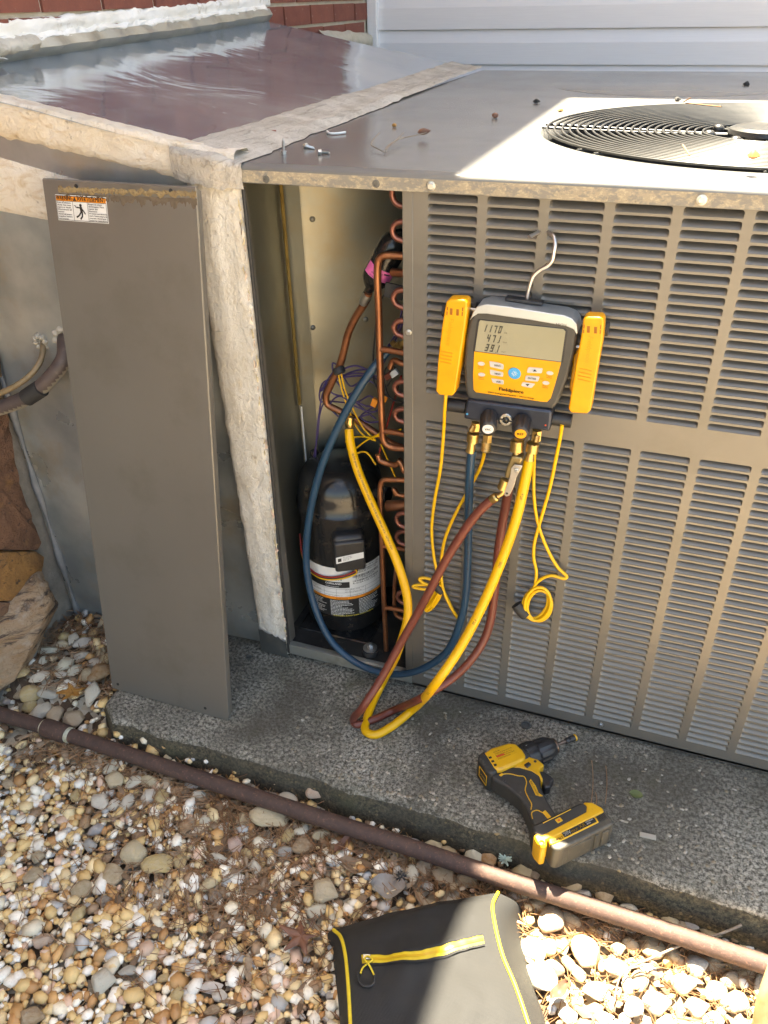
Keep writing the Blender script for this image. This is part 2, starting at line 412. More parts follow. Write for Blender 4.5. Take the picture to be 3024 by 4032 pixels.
def m_captop():
    m, n, b = new_mat('cap_top'); co = coords(n)
    c = mix(n, ramp(n, nz(n, co, 6, 6, .6), .4, .7), (.150, .150, .142), (.168, .166, .156))
    c = mix(n, math_(n, 'MULTIPLY', ramp(n, nz(n, co, 40, 8, .7), .66, .76), .25), c, (.24, .22, .18))
    n.links.new(c, b.inputs['Base Color'])
    n.links.new(math_(n, 'ADD', math_(n, 'MULTIPLY', ramp(n, nz(n, co, 5, 3), .35, .7), .09), .16), b.inputs['Roughness'])
    set_bump(n, b, nz(n, co, 5, 2, .4), .06, .01)
m_captop()
def m_skirt():
    m, n, b = new_mat('cap_skirt'); co = coords(n, (1, 1, 1.6))
    wide = ramp(n, nz(n, co, 55, 9, .7), .44, .53); z = nd(n, 'ShaderNodeSeparateXYZ'); n.links.new(co, z.inputs[0])
    c = mix(n, wide, (.23, .215, .185), (.33, .285, .21))
    c = mix(n, math_(n, 'MULTIPLY', ramp(n, nz(n, co, 130, 9, .75), .50, .58), wide), c, (.46, .39, .27))
    c = mix(n, ramp(n, nz(n, co, 200, 6, .7), .62, .7), c, (.17, .13, .09))
    n.links.new(c, b.inputs['Base Color']); b.inputs['Roughness'].default_value = .75
    set_bump(n, b, nz(n, co, 240, 8, .7), .5, .0015)
m_skirt()
def m_veneer():
    m, n, b = new_mat('fieldstone'); co = coords(n); oi = nd(n, 'ShaderNodeObjectInfo')
    c = mix(n, ramp(n, nz(n, co, 14, 8, .65, 1.0), .38, .66), oi.outputs['Color'], mix(n, .6, oi.outputs['Color'], (.10, .05, .03)))
    c = mix(n, math_(n, 'MULTIPLY', ramp(n, nz(n, co, 30, 8, .7, 1.0), .57, .63), .85), c, (.06, .04, .03))
    c = mix(n, math_(n, 'MULTIPLY', ramp(n, nz(n, co, 9, 5, .6), .56, .66), .6), c, (.42, .22, .06))
    n.links.new(c, b.inputs['Base Color']); b.inputs['Roughness'].default_value = .85
    set_bump(n, b, nz(n, co, 35, 10, .7), .9, .02)
m_veneer()
def m_boulder():
    m, n, b = new_mat('sandstone'); co = coords(n, (1, 1, 1)); st = coords(n, (1.2, 1.2, 5), rot=(0, .7, 0))
    c = mix(n, ramp(n, nz(n, st, 9, 8, .65, .8), .36, .66), (.50, .37, .25), (.40, .235, .115))
    c = mix(n, math_(n, 'MULTIPLY', ramp(n, nz(n, st, 7, 8, .7, .6), .52, .60), .9), c, (.075, .05, .04))
    c = mix(n, math_(n, 'MULTIPLY', ramp(n, nz(n, co, 13, 6, .6), .58, .7), .8), c, (.56, .47, .38))
    n.links.new(c, b.inputs['Base Color']); b.inputs['Roughness'].default_value = .88
    set_bump(n, b, math_(n, 'ADD', nz(n, st, 14, 10, .7), nz(n, co, 60, 8, .7)), .9, .02)
m_boulder()
def m_bag():
    m, n, b = new_mat('bag_cloth'); tc = nd(n, 'ShaderNodeTexCoord')
    wv = nd(n, 'ShaderNodeTexWave'); wv.inputs['Scale'].default_value = 190; wv.inputs['Distortion'].default_value = .4
    wv2 = nd(n, 'ShaderNodeTexWave'); wv2.inputs['Scale'].default_value = 190; wv2.bands_direction = 'Y'
    for x in (wv, wv2): n.links.new(tc.outputs['Object'], x.inputs['Vector'])
    h = math_(n, 'MULTIPLY', wv.outputs[1], wv2.outputs[1])
    co = coords(n)
    c = mix(n, ramp(n, h, .1, .7), (.022, .022, .0215), (.05, .049, .047))
    c = mix(n, math_(n, 'MULTIPLY', ramp(n, nz(n, co, 12, 5), .45, .7), .3), c, (.036, .035, .033))
    n.links.new(c, b.inputs['Base Color']); b.inputs['Roughness'].default_value = .62; b.inputs['Specular IOR Level'].default_value = .3
    set_bump(n, b, math_(n, 'ADD', h, math_(n, 'MULTIPLY', nz(n, co, 30, 5), .4)), .6, .0015)
m_bag()
# ------------------------------------------------------------------ the house: brick wing, sided wall, eaves
WX, WY = -0.65, 2.37            # face of the brick wing, face of the sided wall
house = thing('house', (WX, WY, 0), 'house with red brick wing, fieldstone base and pale lap siding behind the duct and unit', 'house')
bw = MB().box((WX - .25, -2.6, 1.0), (WX - .008, WY + .2, 1.72)).build('brick_wall', 'mortar', house)
bl = MB().box((-.045, -.1005, -.0285), (.045, .1005, .0285))
bme = bl.mesh('brick'); bme.materials.append(MATS['brick'])
for c in range(9):
    z = 1.0285 + .067 * c
    for k in range(17):
        y = WY - .06 - .213 * k - (.1065 if c % 2 else 0.0)
        if y < -1.2: continue
        if abs(z - 1.5) > .6: continue
        o = bpy.data.objects.new('brick', bme); COL.objects.link(o); o.parent = bw
        o.matrix_basis = Matrix.Translation((WX - .045 + rnd(-.0015, .0015), y + rnd(-.002, .002), z + rnd(-.001, .001))) @ Matrix.Rotation(rnd(-.006, .006), 4, 'X')
MB().box((WX - .25, -2.6, 1.72), (WX, WY + .2, 3.6)).build('upper_brick_wall', 'brick_far', house)
MB().box((WX - .25, -2.6, -.3), (WX - .006, WY + .2, 1.0)).build('stone_base', mk('stone_mortar', (.22, .20, .17), (.30, .27, .23), rough=.9, scale=30, bump=.5, bs=120, bd=.004), house)
# sided wall: dutch lap boards
sw = MB().box((WX - .25, WY + .016, -.3), (5.0, WY + .2, 3.6)).build('siding_wall', 'soffit', house)
H = .1225
prof = [(0.004, 0), (-.013, 0.0), (-.0135, .004), (-.0125, .62 * H), (-.002, .99 * H), (.004, 1.0 * H)]
pl = MB()
for x in (-.61, 5.0):
    pl.v += [(x, WY + a, b) for a, b in prof]
n_ = len(prof)
pl.f = [(i, i + n_, i + n_ + 1, i + 1) for i in range(n_ - 1)]
pme = pl.mesh('siding_board'); pme.materials.append(MATS['siding'])
for k in range(28):
    o = bpy.data.objects.new('siding_board', pme); COL.objects.link(o); o.parent = sw; o.location = (0, 0, 1.105 - H * 9 + H * k)
MB().box((WX - .001, WY - .035, .1), (WX + .042, WY + .012, 3.6)).build('corner_trim', 'siding', house, bevel=.004)
MB().box((1.36, WY - .02, .1), (1.42, WY + .01, 3.6)).build('joint_trim', 'siding', house, bevel=.004)
# mortar lump at the foot of the corner
mb = MB()
def lump(u, v):
    a = u * math.pi; y = WY - .04 - .5 * v
    r = .03 + .012 * mnoise.noise((u * 3, v * 6, 1))
    return (WX + .004 + r * math.sin(a) * .8, y, 1.19 + .03 * v + r * math.cos(a))
mb.grid(lump, 8, 18).build('mortar_fillet', 'mortar', house, smooth=80)
# eaves: they throw the shade that lies over the left of the scene
EZ, EX, EY = 3.6, -0.035, 1.875
MB().box((-4, -4, EZ), (EX, 6, EZ + .03)).box((EX - .02, -4, EZ + .03), (EX + .0, 6, EZ + .18)).build('wing_soffit', 'soffit', house)
MB().box((EX - .001, EY, EZ), (6, 6, EZ + .03)).box((EX, EY, EZ + .03), (6, EY + .02, EZ + .18)).build('main_soffit', 'soffit', house)
MB().add([(EX + .03, -4, EZ + .181), (EX + .03, 6, EZ + .181), (-4, 6, EZ + 2.2), (-4, -4, EZ + 2.2)], [(0, 1, 2, 3)]).build('wing_roof', 'shingle', house)
MB().add([(EX, EY - .03, EZ + .181), (6, EY - .03, EZ + .181), (6, 6, EZ + 2.2), (EX, 6, EZ + 2.2)], [(0, 1, 2, 3)]).build('main_roof', 'shingle', house)
# fieldstones of the base, the ones that show beside the duct
def fieldstone(poly, col, th, lab=None):
    fine_p = []
    for i in range(len(poly)):
        (ua, va), (ub, vb) = poly[i], poly[(i + 1) % len(poly)]; k_ = max(1, int(math.hypot(ub - ua, vb - va) / 22))
        for j in range(k_): fine_p.append((ua + (ub - ua) * j / k_ + 5 * mnoise.noise((ua * .05 + j, va * .05, 1)), va + (vb - va) * j / k_ + 5 * mnoise.noise((ua * .05 + j, vb * .05, 7))))
    mb = MB(); P = [aX(u, v, WX + .004) for u, v in fine_p]
    c = sum(P, V()) / len(P); n = len(P)
    rings = []
    for k, (sc, dx) in enumerate(((1.0, -.03), (1.0, th * .75), (.97, th * .95), (.6, th), (.25, th * 1.05))):
        rings.append([V((WX + dx + (.006 * mnoise.noise(q * 30 + V((k, 0, 0))) if k > 1 else 0), c.y + (q.y - c.y) * sc, c.z + (q.z - c.z) * sc)) for q in P])
    mb.loft(rings)
    o = mb.build('fieldstone', 'fieldstone', None, smooth=50, fix=True); o.parent = stone; o.color = (*col, 1)
    return o
stone = bpy.data.objects['stone_base']
fieldstone([(-220, 1480), (-40, 1500), (14, 1640), (40, 1800), (62, 1900), (105, 2030), (148, 2140), (130, 2163), (-220, 2160)], (.20, .10, .055), .02)
fieldstone([(-220, 2166), (125, 2170), (160, 2190), (150, 2250), (100, 2320), (30, 2362), (-220, 2350)], (.38, .19, .055), .02)
fieldstone([(-220, 2356), (28, 2368), (20, 2400), (-30, 2440), (-220, 2480)], (.22, .12, .07), .018)
fieldstone([(-400, 1000), (-60, 1000), (-20, 1480), (-230, 1465), (-400, 1500)], (.36, .22, .10), .03)
# more of the same base to either side, out of the picture
for (y0, y1, z0, z1, c) in ((-1.5, -.75, .4, .95, (.3, .2, .1)), (-1.5, -.9, -.1, .38, (.22, .11, .06)), (-2.4, -1.52, .1, .9, (.4, .24, .1))):
    o = MB().box((WX - .03, y0, z0), (WX + .03, y1, z1)).build('fieldstone', 'fieldstone', None, bevel=.02); o.parent = stone; o.color = (*c, 1)

# ------------------------------------------------------------------ ground
def zg(x, y):
    """height of the gravel"""
    t = min(1, max(0, (x + .6) / 1.5)); t = t * t * (3 - 2 * t)
    base = -.026 - .058 * t
    y0 = -.25 - .060 * min(1, max(0, (x + .42) / .12))
    k = min(1, max(0, (y0 - y) / .035)); base = base * (1 - k) + min(base, -.074 - .03 * t) * k
    k = min(1, max(0, (-.36 - y) / .25)); base = base * (1 - k) + (-.096 - .008 * t) * k
    return base + .006 * mnoise.noise((x * 6, y * 6, 3.1)) + .004 * mnoise.noise((x * 17, y * 17, 1.1))
NX = [-60, -20, -6, -2.5] + [-1.6 + .05 * i for i in range(75)] + [2.6, 6, 20, 60]
NY = [-60, -20, -6, -2.6] + [-1.6 + .05 * i for i in range(50)] + [1.4, 2.6, 8, 60]
mb = MB()
for y in NY:
    for x in NX: mb.v.append((x, y, zg(max(-1.6, min(2, x)), max(-1.5, min(.8, y))) - .012))
nx = len(NX)
for j in range(len(NY) - 1):
    for i in range(nx - 1):
        a = j * nx + i; mb.f.append((a, a + 1, a + nx + 1, a + nx))
g = mb.build('ground', 'soil', smooth=80); g['kind'] = 'structure'; g['label'] = 'brown soil and fine litter under the gravel'

# concrete pad with a broken rounded edge
PX0, PX1, PY0, PY1 = -.345, 1.75, -.318, 2.0
def pad_fn():
    mb = MB(); N = 130; rings = []
    outl = []
    def edge(t):
        return t
    pts = [(PX0 + .05, PY0)] + [(PX0 + .05 + (PX1 - PX0 - .05) * i / 110, PY0) for i in range(1, 111)] + [(PX1, PY1 * i / 20 + PY0 * (1 - i / 20)) for i in range(1, 21)] + \
          [(PX1 + (PX0 - PX1) * i / 20, PY1) for i in range(1, 21)] + [(PX0, PY1 + (PY0 + .04 - PY1) * i / 60) for i in range(1, 61)]
    P = []
    for i, (x, y) in enumerate(pts):
        k = mnoise.noise((x * 9, y * 9, 0)) * .012 + mnoise.noise((x * 34, y * 34, 5)) * .005
        kx = k if abs(x - PX0) < .06 else 0; ky = k if abs(y - PY0) < .03 else 0
        P.append((x + kx, y + ky + .014 * math.sin(x * 1.7 + 1)))
    n = len(P)
    def ring(d, z, nz_):
        r = []
        for i in range(n):
            x, y = P[i]; xa, ya = P[i - 1]; xb, yb = P[(i + 1) % n]
            t = V((xb - xa, yb - ya, 0)); t = t.normalized() if t.length else V((1, 0, 0)); nn = V((-t.y, t.x, 0))
            q = mnoise.noise((x * 40, y * 40, z * 60)) * nz_
            r.append(V((x, y, z)) + nn * (d + q))
        return r
    rings = [ring(-.012, -.22, .0), ring(-.008, -.10, .006), ring(-.012, -.07, .008), ring(-.008, -.045, .007), ring(-.003, -.022, .005), ring(.000, -.010, .003), ring(.004, -.003, .002), ring(.012, 0, 0)]
    mb.loft(rings, cap=True); return mb
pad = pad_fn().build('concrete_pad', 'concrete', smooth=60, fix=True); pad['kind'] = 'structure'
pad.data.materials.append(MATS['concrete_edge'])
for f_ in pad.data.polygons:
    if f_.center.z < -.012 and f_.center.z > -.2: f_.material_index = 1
pad['label'] = 'weathered concrete pad with exposed aggregate under the unit'
# pebbles standing out of the broken edge
rg = np.random.default_rng(4)
def blobs(name, pos, siz, cols, rots, sub=1, mat='gravel', parent=None):
    bm = bmesh.new(); bmesh.ops.create_icosphere(bm, subdivisions=sub, radius=1); 
    bv = np.array([q.co[:] for q in bm.verts]); bf = np.array([[v.index for v in f.verts] for f in bm.faces]); bm.free()
    k = len(bv); N = len(pos)
    var = []
    for s in range(24):
        r = np.random.default_rng(100 + s); d = np.ones(k)
        for _ in range(5):
            a = r.normal(size=3); a /= np.linalg.norm(a); d += r.uniform(-.16, .16) * np.tanh(2.2 * (bv @ a) - r.uniform(-.6, .6))
        e = bv * d[:, None]; e = np.sign(e) * np.abs(e) ** r.uniform(.82, 1.05); var.append(e)
    var = np.array(var); idx = rg.integers(0, 24, N)
    vv = var[idx] * siz[:, None, :]
    vv = np.einsum('nij,nkj->nki', rots, vv) + pos[:, None, :]
    me = bpy.data.meshes.new(name); me.vertices.add(N * k); me.vertices.foreach_set('co', vv.reshape(-1))
    F = (bf[None] + (np.arange(N) * k)[:, None, None]).reshape(-1, 3); nf = len(F)
    me.loops.add(nf * 3); me.polygons.add(nf); me.loops.foreach_set('vertex_index', F.reshape(-1).astype(np.int32))
    me.polygons.foreach_set('loop_start', np.arange(0, nf * 3, 3, dtype=np.int32)); me.polygons.foreach_set('use_smooth', np.ones(nf, bool))
    at = me.attributes.new('col', 'FLOAT_COLOR', 'POINT'); cc = np.ones((N, k, 4)); cc[:, :, :3] = cols[:, None, :]
    at.data.foreach_set('color', cc.reshape(-1)); me.update(); me.validate()
    me.materials.append(MATS[mat]); o = bpy.data.objects.new(name, me); COL.objects.link(o)
    if parent: o.parent = parent
    return o
def rotmats(N, tilt=.5):
    az = rg.uniform(0, 2 * np.pi, N); t = rg.normal(0, tilt, N); t2 = rg.normal(0, tilt, N)
    def rm(ax, a):
        c, s = np.cos(a), np.sin(a); M = np.zeros((N, 3, 3)); i, j, k = {'x': (0, 1, 2), 'y': (1, 2, 0), 'z': (2, 0, 1)}[ax]
        M[:, i, i] = 1; M[:, j, j] = c; M[:, k, k] = c; M[:, j, k] = -s; M[:, k, j] = s; return M
    return rm('x', t) @ rm('y', t2) @ rm('z', az)
N = 1500
x = PX0 + (PX1 - PX0 - .1) * rg.random(N) ** .7; x = np.clip(x, PX0 + .06, 1.5)
z = -rg.random(N) ** 1.1 * .11 - .008
pos = np.stack([x, PY0 + .014 * np.sin(x * 1.7 + 1) + .006 + np.array([.012 * mnoise.noise((a * 9, PY0 * 9, 0)) for a in x]) + rg.uniform(-.0, .006, N), z], 1)
siz = np.stack([rg.uniform(.0035, .010, N), rg.uniform(.0035, .007, N), rg.uniform(.0025, .006, N)], 1)
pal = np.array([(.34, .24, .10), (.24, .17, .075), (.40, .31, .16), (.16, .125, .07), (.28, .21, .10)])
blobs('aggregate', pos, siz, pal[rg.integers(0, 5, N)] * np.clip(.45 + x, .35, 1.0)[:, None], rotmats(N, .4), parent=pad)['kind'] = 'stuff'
N = 700
pos = np.stack([rg.uniform(.1, 1.35, N), PY0 + .03 + .5 * rg.random(N) ** 2.2, np.full(N, -.0012)], 1); pos = pos[pos[:, 1] < -.015]; N = len(pos)
siz = np.stack([rg.uniform(.0025, .007, N), rg.uniform(.002, .005, N), rg.uniform(.0018, .003, N)], 1)
pal = np.array([(.30, .27, .21), (.22, .20, .16), (.38, .35, .29), (.20, .165, .11)])
blobs('surface_pebbles', pos, siz, pal[rg.integers(0, 4, N)], rotmats(N, .15), parent=pad)['kind'] = 'stuff'
# ------------------------------------------------------------------ the package unit
UX0, UX1, UY1, UZ = -.03, 1.42, 1.835, 1.123
unit = thing('air_conditioner', (.7, 0, 0), 'large taupe packaged air conditioner with louvred front and its left service bay open', 'air conditioner')
mb = MB()
mb.box((UX0, .03, .02), (UX0 + .006, UY1, UZ - .006)); mb.box((UX1 - .004, .002, .02), (UX1, UY1, UZ - .01)); mb.box((UX0, UY1 - .004, .02), (UX1, UY1, UZ - .01))
mb.build('cabinet', 'paint', unit)
FC = V((.845, .53, 0)); FR = .425
mb = MB(); K = 128
x0, x1, y0, y1 = UX0 - .004, UX1 + .004, .008, UY1 + .004
for k in range(K):
    a = 2 * math.pi * k / K; c, s = math.cos(a), math.sin(a)
    tx = (x1 - FC.x) / c if c > 1e-6 else ((x0 - FC.x) / c if c < -1e-6 else 1e9)
    ty = (y1 - FC.y) / s if s > 1e-6 else ((y0 - FC.y) / s if s < -1e-6 else 1e9)
    t = min(tx, ty)
    mb.v += [(FC.x + (FR - .012) * c, FC.y + (FR - .012) * s, UZ - .03), (FC.x + (FR - .006) * c, FC.y + (FR - .006) * s, UZ - .006), (FC.x + FR * c, FC.y + FR * s, UZ - .001),
             (FC.x + (FR + .008) * c, FC.y + (FR + .008) * s, UZ), (FC.x + t * c, FC.y + t * s, UZ)]
for k in range(K):
    k2 = (k + 1) % K
    for j in range(4): mb.f.append((5 * k + j, 5 * k + j + 1, 5 * k2 + j + 1, 5 * k2 + j))
# corners of the rectangle that the spokes cut off
def corner_fill(cx, cy):
    best = sorted(range(K), key=lambda k: (mb.v[5 * k + 4][0] - cx) ** 2 + (mb.v[5 * k + 4][1] - cy) ** 2)[:2]
    i = len(mb.v); mb.v.append((cx, cy, UZ)); mb.f.append((5 * best[0] + 4, 5 * best[1] + 4, i))
for cx in (x0, x1):
    for cy in (y0, y1): corner_fill(cx, cy)
top = mb.build('top_panel', 'cap_top', unit, smooth=40, fix=True)
# rolled front edge and skirt
def skirt_strip(prof, name, m):
    q = MB(); n = 60
    q.grid(lambda u, v: (x0 + (x1 - x0) * u, prof(v)[0] + .0012 * mnoise.noise((u * 9, v, 0)), prof(v)[1]), n, 8); return q.build(name, m, unit, smooth=60)
skirt_strip(lambda v: (.008 - .016 * math.sin(v * math.pi / 2), UZ - .0095 * (1 - math.cos(v * math.pi / 2))), 'rolled_edge', 'cap_top')
skirt_strip(lambda v: (-.008 + .0003 * v, UZ - .0095 - .0195 * v), 'skirt', 'cap_skirt')
MB().box((x0, -.0075, UZ - .0295), (x1, .01, UZ - .0285)).build('skirt_hem', 'paint_dark', unit)
MB().box((x0, .008, UZ - .029), (x0 + .001, UY1, UZ - .0005)).build('side_skirt', 'cap_skirt', unit)
# stamped disc on the rear of the top
mb = MB(); cc = aZ(2640, 333, UZ); rr = .33
for a0, zz in ((rr, UZ + .0002), (rr - .004, UZ + .0016)): mb.v += [(cc.x + a0 * math.cos(2 * math.pi * k / 64), cc.y + a0 * .95 * math.sin(2 * math.pi * k / 64), zz) for k in range(64)]
mb.f = [(k, (k + 1) % 64, 64 + (k + 1) % 64, 64 + k) for k in range(64)] + [tuple(range(64, 128))]
mb.build('stamped_disc', 'cap_top', unit, smooth=60)
# inside of the fan opening
mb = MB(); mb.lathe([(FR - .012, 0), (FR - .012, -.3)], (FC.x, FC.y, UZ - .03), seg=64, cap=False); mb.add([(FC.x - .5, FC.y - .5, UZ - .42), (FC.x + .5, FC.y - .5, UZ - .42), (FC.x + .5, FC.y + .5, UZ - .42), (FC.x - .5, FC.y + .5, UZ - .42)], [(0, 1, 2, 3)])
mb.build('fan_shroud', 'black_plastic', unit, smooth=60)
for k in range(4):
    q = MB(); a0 = k * math.pi / 2 + .4
    q.grid(lambda u, v: (FC.x + (.07 + .3 * u) * math.cos(a0 + (v - .5) * (.9 - .2 * u)), FC.y + (.07 + .3 * u) * math.sin(a0 + (v - .5) * (.9 - .2 * u)), UZ - .20 + .09 * (v - .5)), 8, 6)
    q.build('fan_blade', 'black_plastic', unit, smooth=60, solid=.002)
MB().lathe([(.075, -.28), (.08, -.2), (.07, -.15), (.02, -.145)], (FC.x, FC.y, UZ), seg=32).build('fan_motor', 'black_plastic', unit, smooth=40)
# guard: concentric wires on radial rods
def gz(r): return UZ + .003 - .007 * (1 - (r / .42) ** 2)
guard = MB().lathe([(.066, -.008), (.074, .0), (.072, .008), (.062, .012), (.058, .010), (.0, .010)], (FC.x, FC.y, gz(.09)), seg=40).build('fan_guard', 'guard_wire' if 'guard_wire' in MATS else mk('guard_wire', (.030, .031, .031), (.045, .045, .043), rough=.36, metal=.3, scale=30), unit, smooth=40)
for i in range(21):
    r = .412 - .0147 * i
    q = MB(); q.tube([V((FC.x + r * math.cos(2 * math.pi * k / 80), FC.y + r * math.sin(2 * math.pi * k / 80), gz(r))) for k in range(80)], .0024, seg=6, sub=1, closed=True)
    q.build('guard_ring', 'guard_wire', guard, smooth=80)
for k in range(8):
    for d in (-.055, .055):
        a = k * math.pi / 4 + math.pi + d; a2 = k * math.pi / 4 + math.pi + d * 2.2
        q = MB(); q.tube([V((FC.x + r * math.cos(a + (a2 - a) * (1 - r / .41) * .6), FC.y + r * math.sin(a + (a2 - a) * (1 - r / .41) * .6), gz(r) - .0042)) for r in (.072, .15, .25, .34, .424)], .0026, seg=6, sub=3)
        q.build('guard_rod', 'guard_wire', guard, smooth=80)
    a = k * math.pi / 4 + math.pi + .2
    MB().lathe([(.002, 0), (.011, .002), (.012, .008), (.006, .013), (.0, .014)], (FC.x + .108 * math.cos(a), FC.y + .108 * math.sin(a), gz(.108) - .008), seg=12).build('guard_boss', 'guard_wire', guard, smooth=60)

# louvred front panel
P0 = .095
def gx(i): return .4275 + P0 * (i - 1)
LX0, LX1 = .314, 1.412
LZ0, LZ1 = .0115, 1.101
NC = 11; HG = .0775 * P0
bands = [[(10.99 - .1638 * k + .5) * P0 for k in range(22)], [(6.852 - .1688 * k + .5) * P0 for k in range(41)]]
pit = [.1638 * P0, .1688 * P0]; HH = .74
mb = MB()
def q4(xa, xb, za, zb): mb.add([(xa, 0, za), (xb, 0, za), (xb, 0, zb), (xa, 0, zb)], [(0, 1, 2, 3)])
hx = [(gx(i) + HG, gx(i + 1) - HG) for i in range(0, NC)]
zb0 = bands[0][0]; zb1 = bands[0][-1] - pit[0] * HH; zc0 = bands[1][0]; zc1 = bands[1][-1] - pit[1] * HH
q4(LX0, LX1, zb0, LZ1); q4(LX0, LX1, zc0, zb1); q4(LX0, LX1, LZ0, zc1)
for b, (ztop, zbot) in enumerate(((zb0, zb1), (zc0, zc1))):
    q4(LX0, hx[0][0], zbot, ztop)
    for i in range(NC - 1): q4(hx[i][1], hx[i + 1][0], zbot, ztop)
    q4(hx[-1][1], LX1, zbot, ztop)
    for k in range(len(bands[b]) - 1):
        for a, c in hx: q4(a, c, bands[b][k + 1], bands[b][k] - pit[b] * HH)
    rr = .0042
    for z in bands[b]:
        for a, c in hx:
            for sx, xc in ((1, a), (-1, c)):
                arc = [(xc + sx * (rr - rr * math.cos(t)), 0, z - rr + rr * math.sin(t)) for t in (0, .4, .8, 1.2, math.pi / 2)]
                mb.add([(xc, 0, z)] + (arc if sx > 0 else arc), [(0, j, j + 1) if sx < 0 else (0, j + 1, j) for j in range(1, 5)])
mb.add([(LX0, 0, LZ0), (LX1, 0, LZ0), (LX1, .012, LZ0), (LX0, .012, LZ0)], [(0, 1, 2, 3)])
mb.add([(LX0, 0, LZ0), (LX0, 0, LZ1), (LX0, .006, LZ1), (LX0, .006, LZ0)], [(0, 1, 2, 3)])
panel = mb.build('louvre_panel', 'paint', unit, fix=False)
bm = bmesh.new(); bm.from_mesh(panel.data); bmesh.ops.remove_doubles(bm, verts=bm.verts, dist=1e-6)
for f in bm.faces:
    if f.normal.y > .5: f.normal_flip()
bm.to_mesh(panel.data); bm.free()
md = panel.modifiers.new('solid', 'SOLIDIFY'); md.thickness = .001; md.offset = -1
w_ = hx[0][1] - hx[0][0]
def scoop(ph):
    h = ph * HH; D = .018; NU, NT = 12, 5; s = MB()
    us = [0, .012, .03, .06, .11, .3, .5, .7, .89, .94, .97, .988, 1]
    for j in range(NT + 1):
        t = j / NT
        for u in us:
            e = min(u, 1 - u) * w_ / .008; e = 1 if e >= 1 else math.sqrt(max(0, 1 - (1 - e) ** 2))
            f = .3 * t + .7 * t * t
            s.v.append((-w_ / 2 + w_ * u, .0004 + D * e * f, -h - .0008 + (h + .0014) * t))
    n = len(us)
    for j in range(NT):
        for i in range(n - 1): s.f.append((j * n + i, j * n + i + 1, (j + 1) * n + i + 1, (j + 1) * n + i))
    return s
sme = []
for b in (0, 1):
    me = scoop(pit[b]).mesh('louvre'); me.materials.append(MATS['paint']); me.polygons.foreach_set('use_smooth', [True] * len(me.polygons)); sme.append(me)
count = 0; rest = MB(); sc = [scoop(pit[0]), scoop(pit[1])]
for b in (0, 1):
    for r, z in enumerate(bands[b]):
        for i, (a, c) in enumerate(hx):
            near = i < 7 and (b == 0 or r < 20)
            if near and count < 300:
                o = bpy.data.objects.new('louvre', sme[b]); COL.objects.link(o); o.parent = panel; o.location = ((a + c) / 2, 0, z); count += 1
            else:
                rest.add([(q[0] + (a + c) / 2, q[1], q[2] + z) for q in sc[b].v], sc[b].f)
ro = rest.build('far_louvres', 'paint', panel, smooth=80); ro['kind'] = 'stuff'
# dark coil behind the louvres
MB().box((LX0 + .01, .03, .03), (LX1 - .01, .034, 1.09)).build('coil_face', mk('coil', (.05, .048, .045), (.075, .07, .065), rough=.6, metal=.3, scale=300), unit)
MB().box((.298, -.0015, .03), (.3155, .003, 1.1)).box((.298, .003, .03), (.3, .03, 1.1)).build('corner_post', 'paint', unit, bevel=.0012)
MB().box((.2955, .006, .035), (.298, .0285, 1.098)).build('post_edge', 'galv_warm', unit)
# screws
def hexscrew(p, n, r=.0048, parent=None, name='screw'):
    n = V(n).normalized(); mb = MB(); a = n.orthogonal().normalized(); b = n.cross(a); p = V(p)
    mb.lathe([(r * 1.35, -.001), (r * 1.35, .0008), (r * 1.0, .0012)], p, n, seg=14)
    mb.loft([[p + n * h + (math.cos(k * math.pi / 3) * a + math.sin(k * math.pi / 3) * b) * r * s for k in range(6)] for h, s in ((.0008, 1), (.0034, 1), (.004, .85))])
    return mb.build(name, 'screw_zinc', parent, smooth=30)
for (u, v) in ((1697, 733), (2763, 787)): hexscrew(aY(u, v, -.0085), (0, -1, 0), .0054, unit)
hexscrew(aY(2365, 2853, -.0005), (0, -1, 0), .0046, unit); hexscrew(aY(1609, 1309, -.002), (0, -1, 0), .004, unit)
for (u, v) in ((1480, 724), (1048, 706)): 
    p = aY(u, v, -.0084); MB().lathe([(.0062, 0), (.0058, .0012), (.003, .0014), (.0026, -.001)], p, (0, -1, 0), seg=14).build('screw_hole', 'paint_dark', unit, smooth=30)
# base rail and pan
MB().box((-.005, -.004, .019), (.314, .000, .0475)).box((-.005, .0, .0455), (.31, .012, .0475)).build('base_rail', 'galv', unit, bevel=.001)
MB().box((UX0 + .006, .001, .02), (.30, .5, .043)).build('base_pan', 'base_black' if 'base_black' in MATS else mk('base_black', (.022, .021, .02), (.035, .032, .028), rough=.4, scale=20, c3=(.09, .075, .055), s3=50, t3=(.58, .7)), unit)
MB().box((.31, .0, .013), (LX1, .2, .019)).build('base_frame', 'paint_dark', unit)
# service bay
MB().box((-.022, .004, .045), (.003, .006, 1.095)).box((.001, .006, .045), (.0035, .031, 1.095)).build('bay_jamb', 'paint', unit, bevel=.0008)
MB().box((-.026, .03, .04), (-.022, .214, 1.1)).build('bay_side', 'galv_warm', unit)
bp = MB(); pts = [(-.022, .206), (-.012, .208), (.016, .211), (.02, .2145), (.36, .40), (.36, .406)]
bp.grid(lambda u, v: (0, 0, 0), 1, 1); bp.v = []; bp.f = []
for z in (.04, 1.1): bp.v += [(x, y, z) for x, y in pts[:5]]
bp.f = [(i, i + 1, i + 6, i + 5) for i in range(4)]
bp.build('bay_back', 'galv_warm', unit, smooth=20)
q = MB(); q.grid(lambda u, v: (-.0205 + .008 * u, .199 - .002 * mnoise.noise((u * 3, v * 30, 0)) - .003 * math.sin(u * 3.1), .585 + .51 * v + .004 * u), 4, 50); q.build('insulation_strip', 'foam', unit, smooth=60)
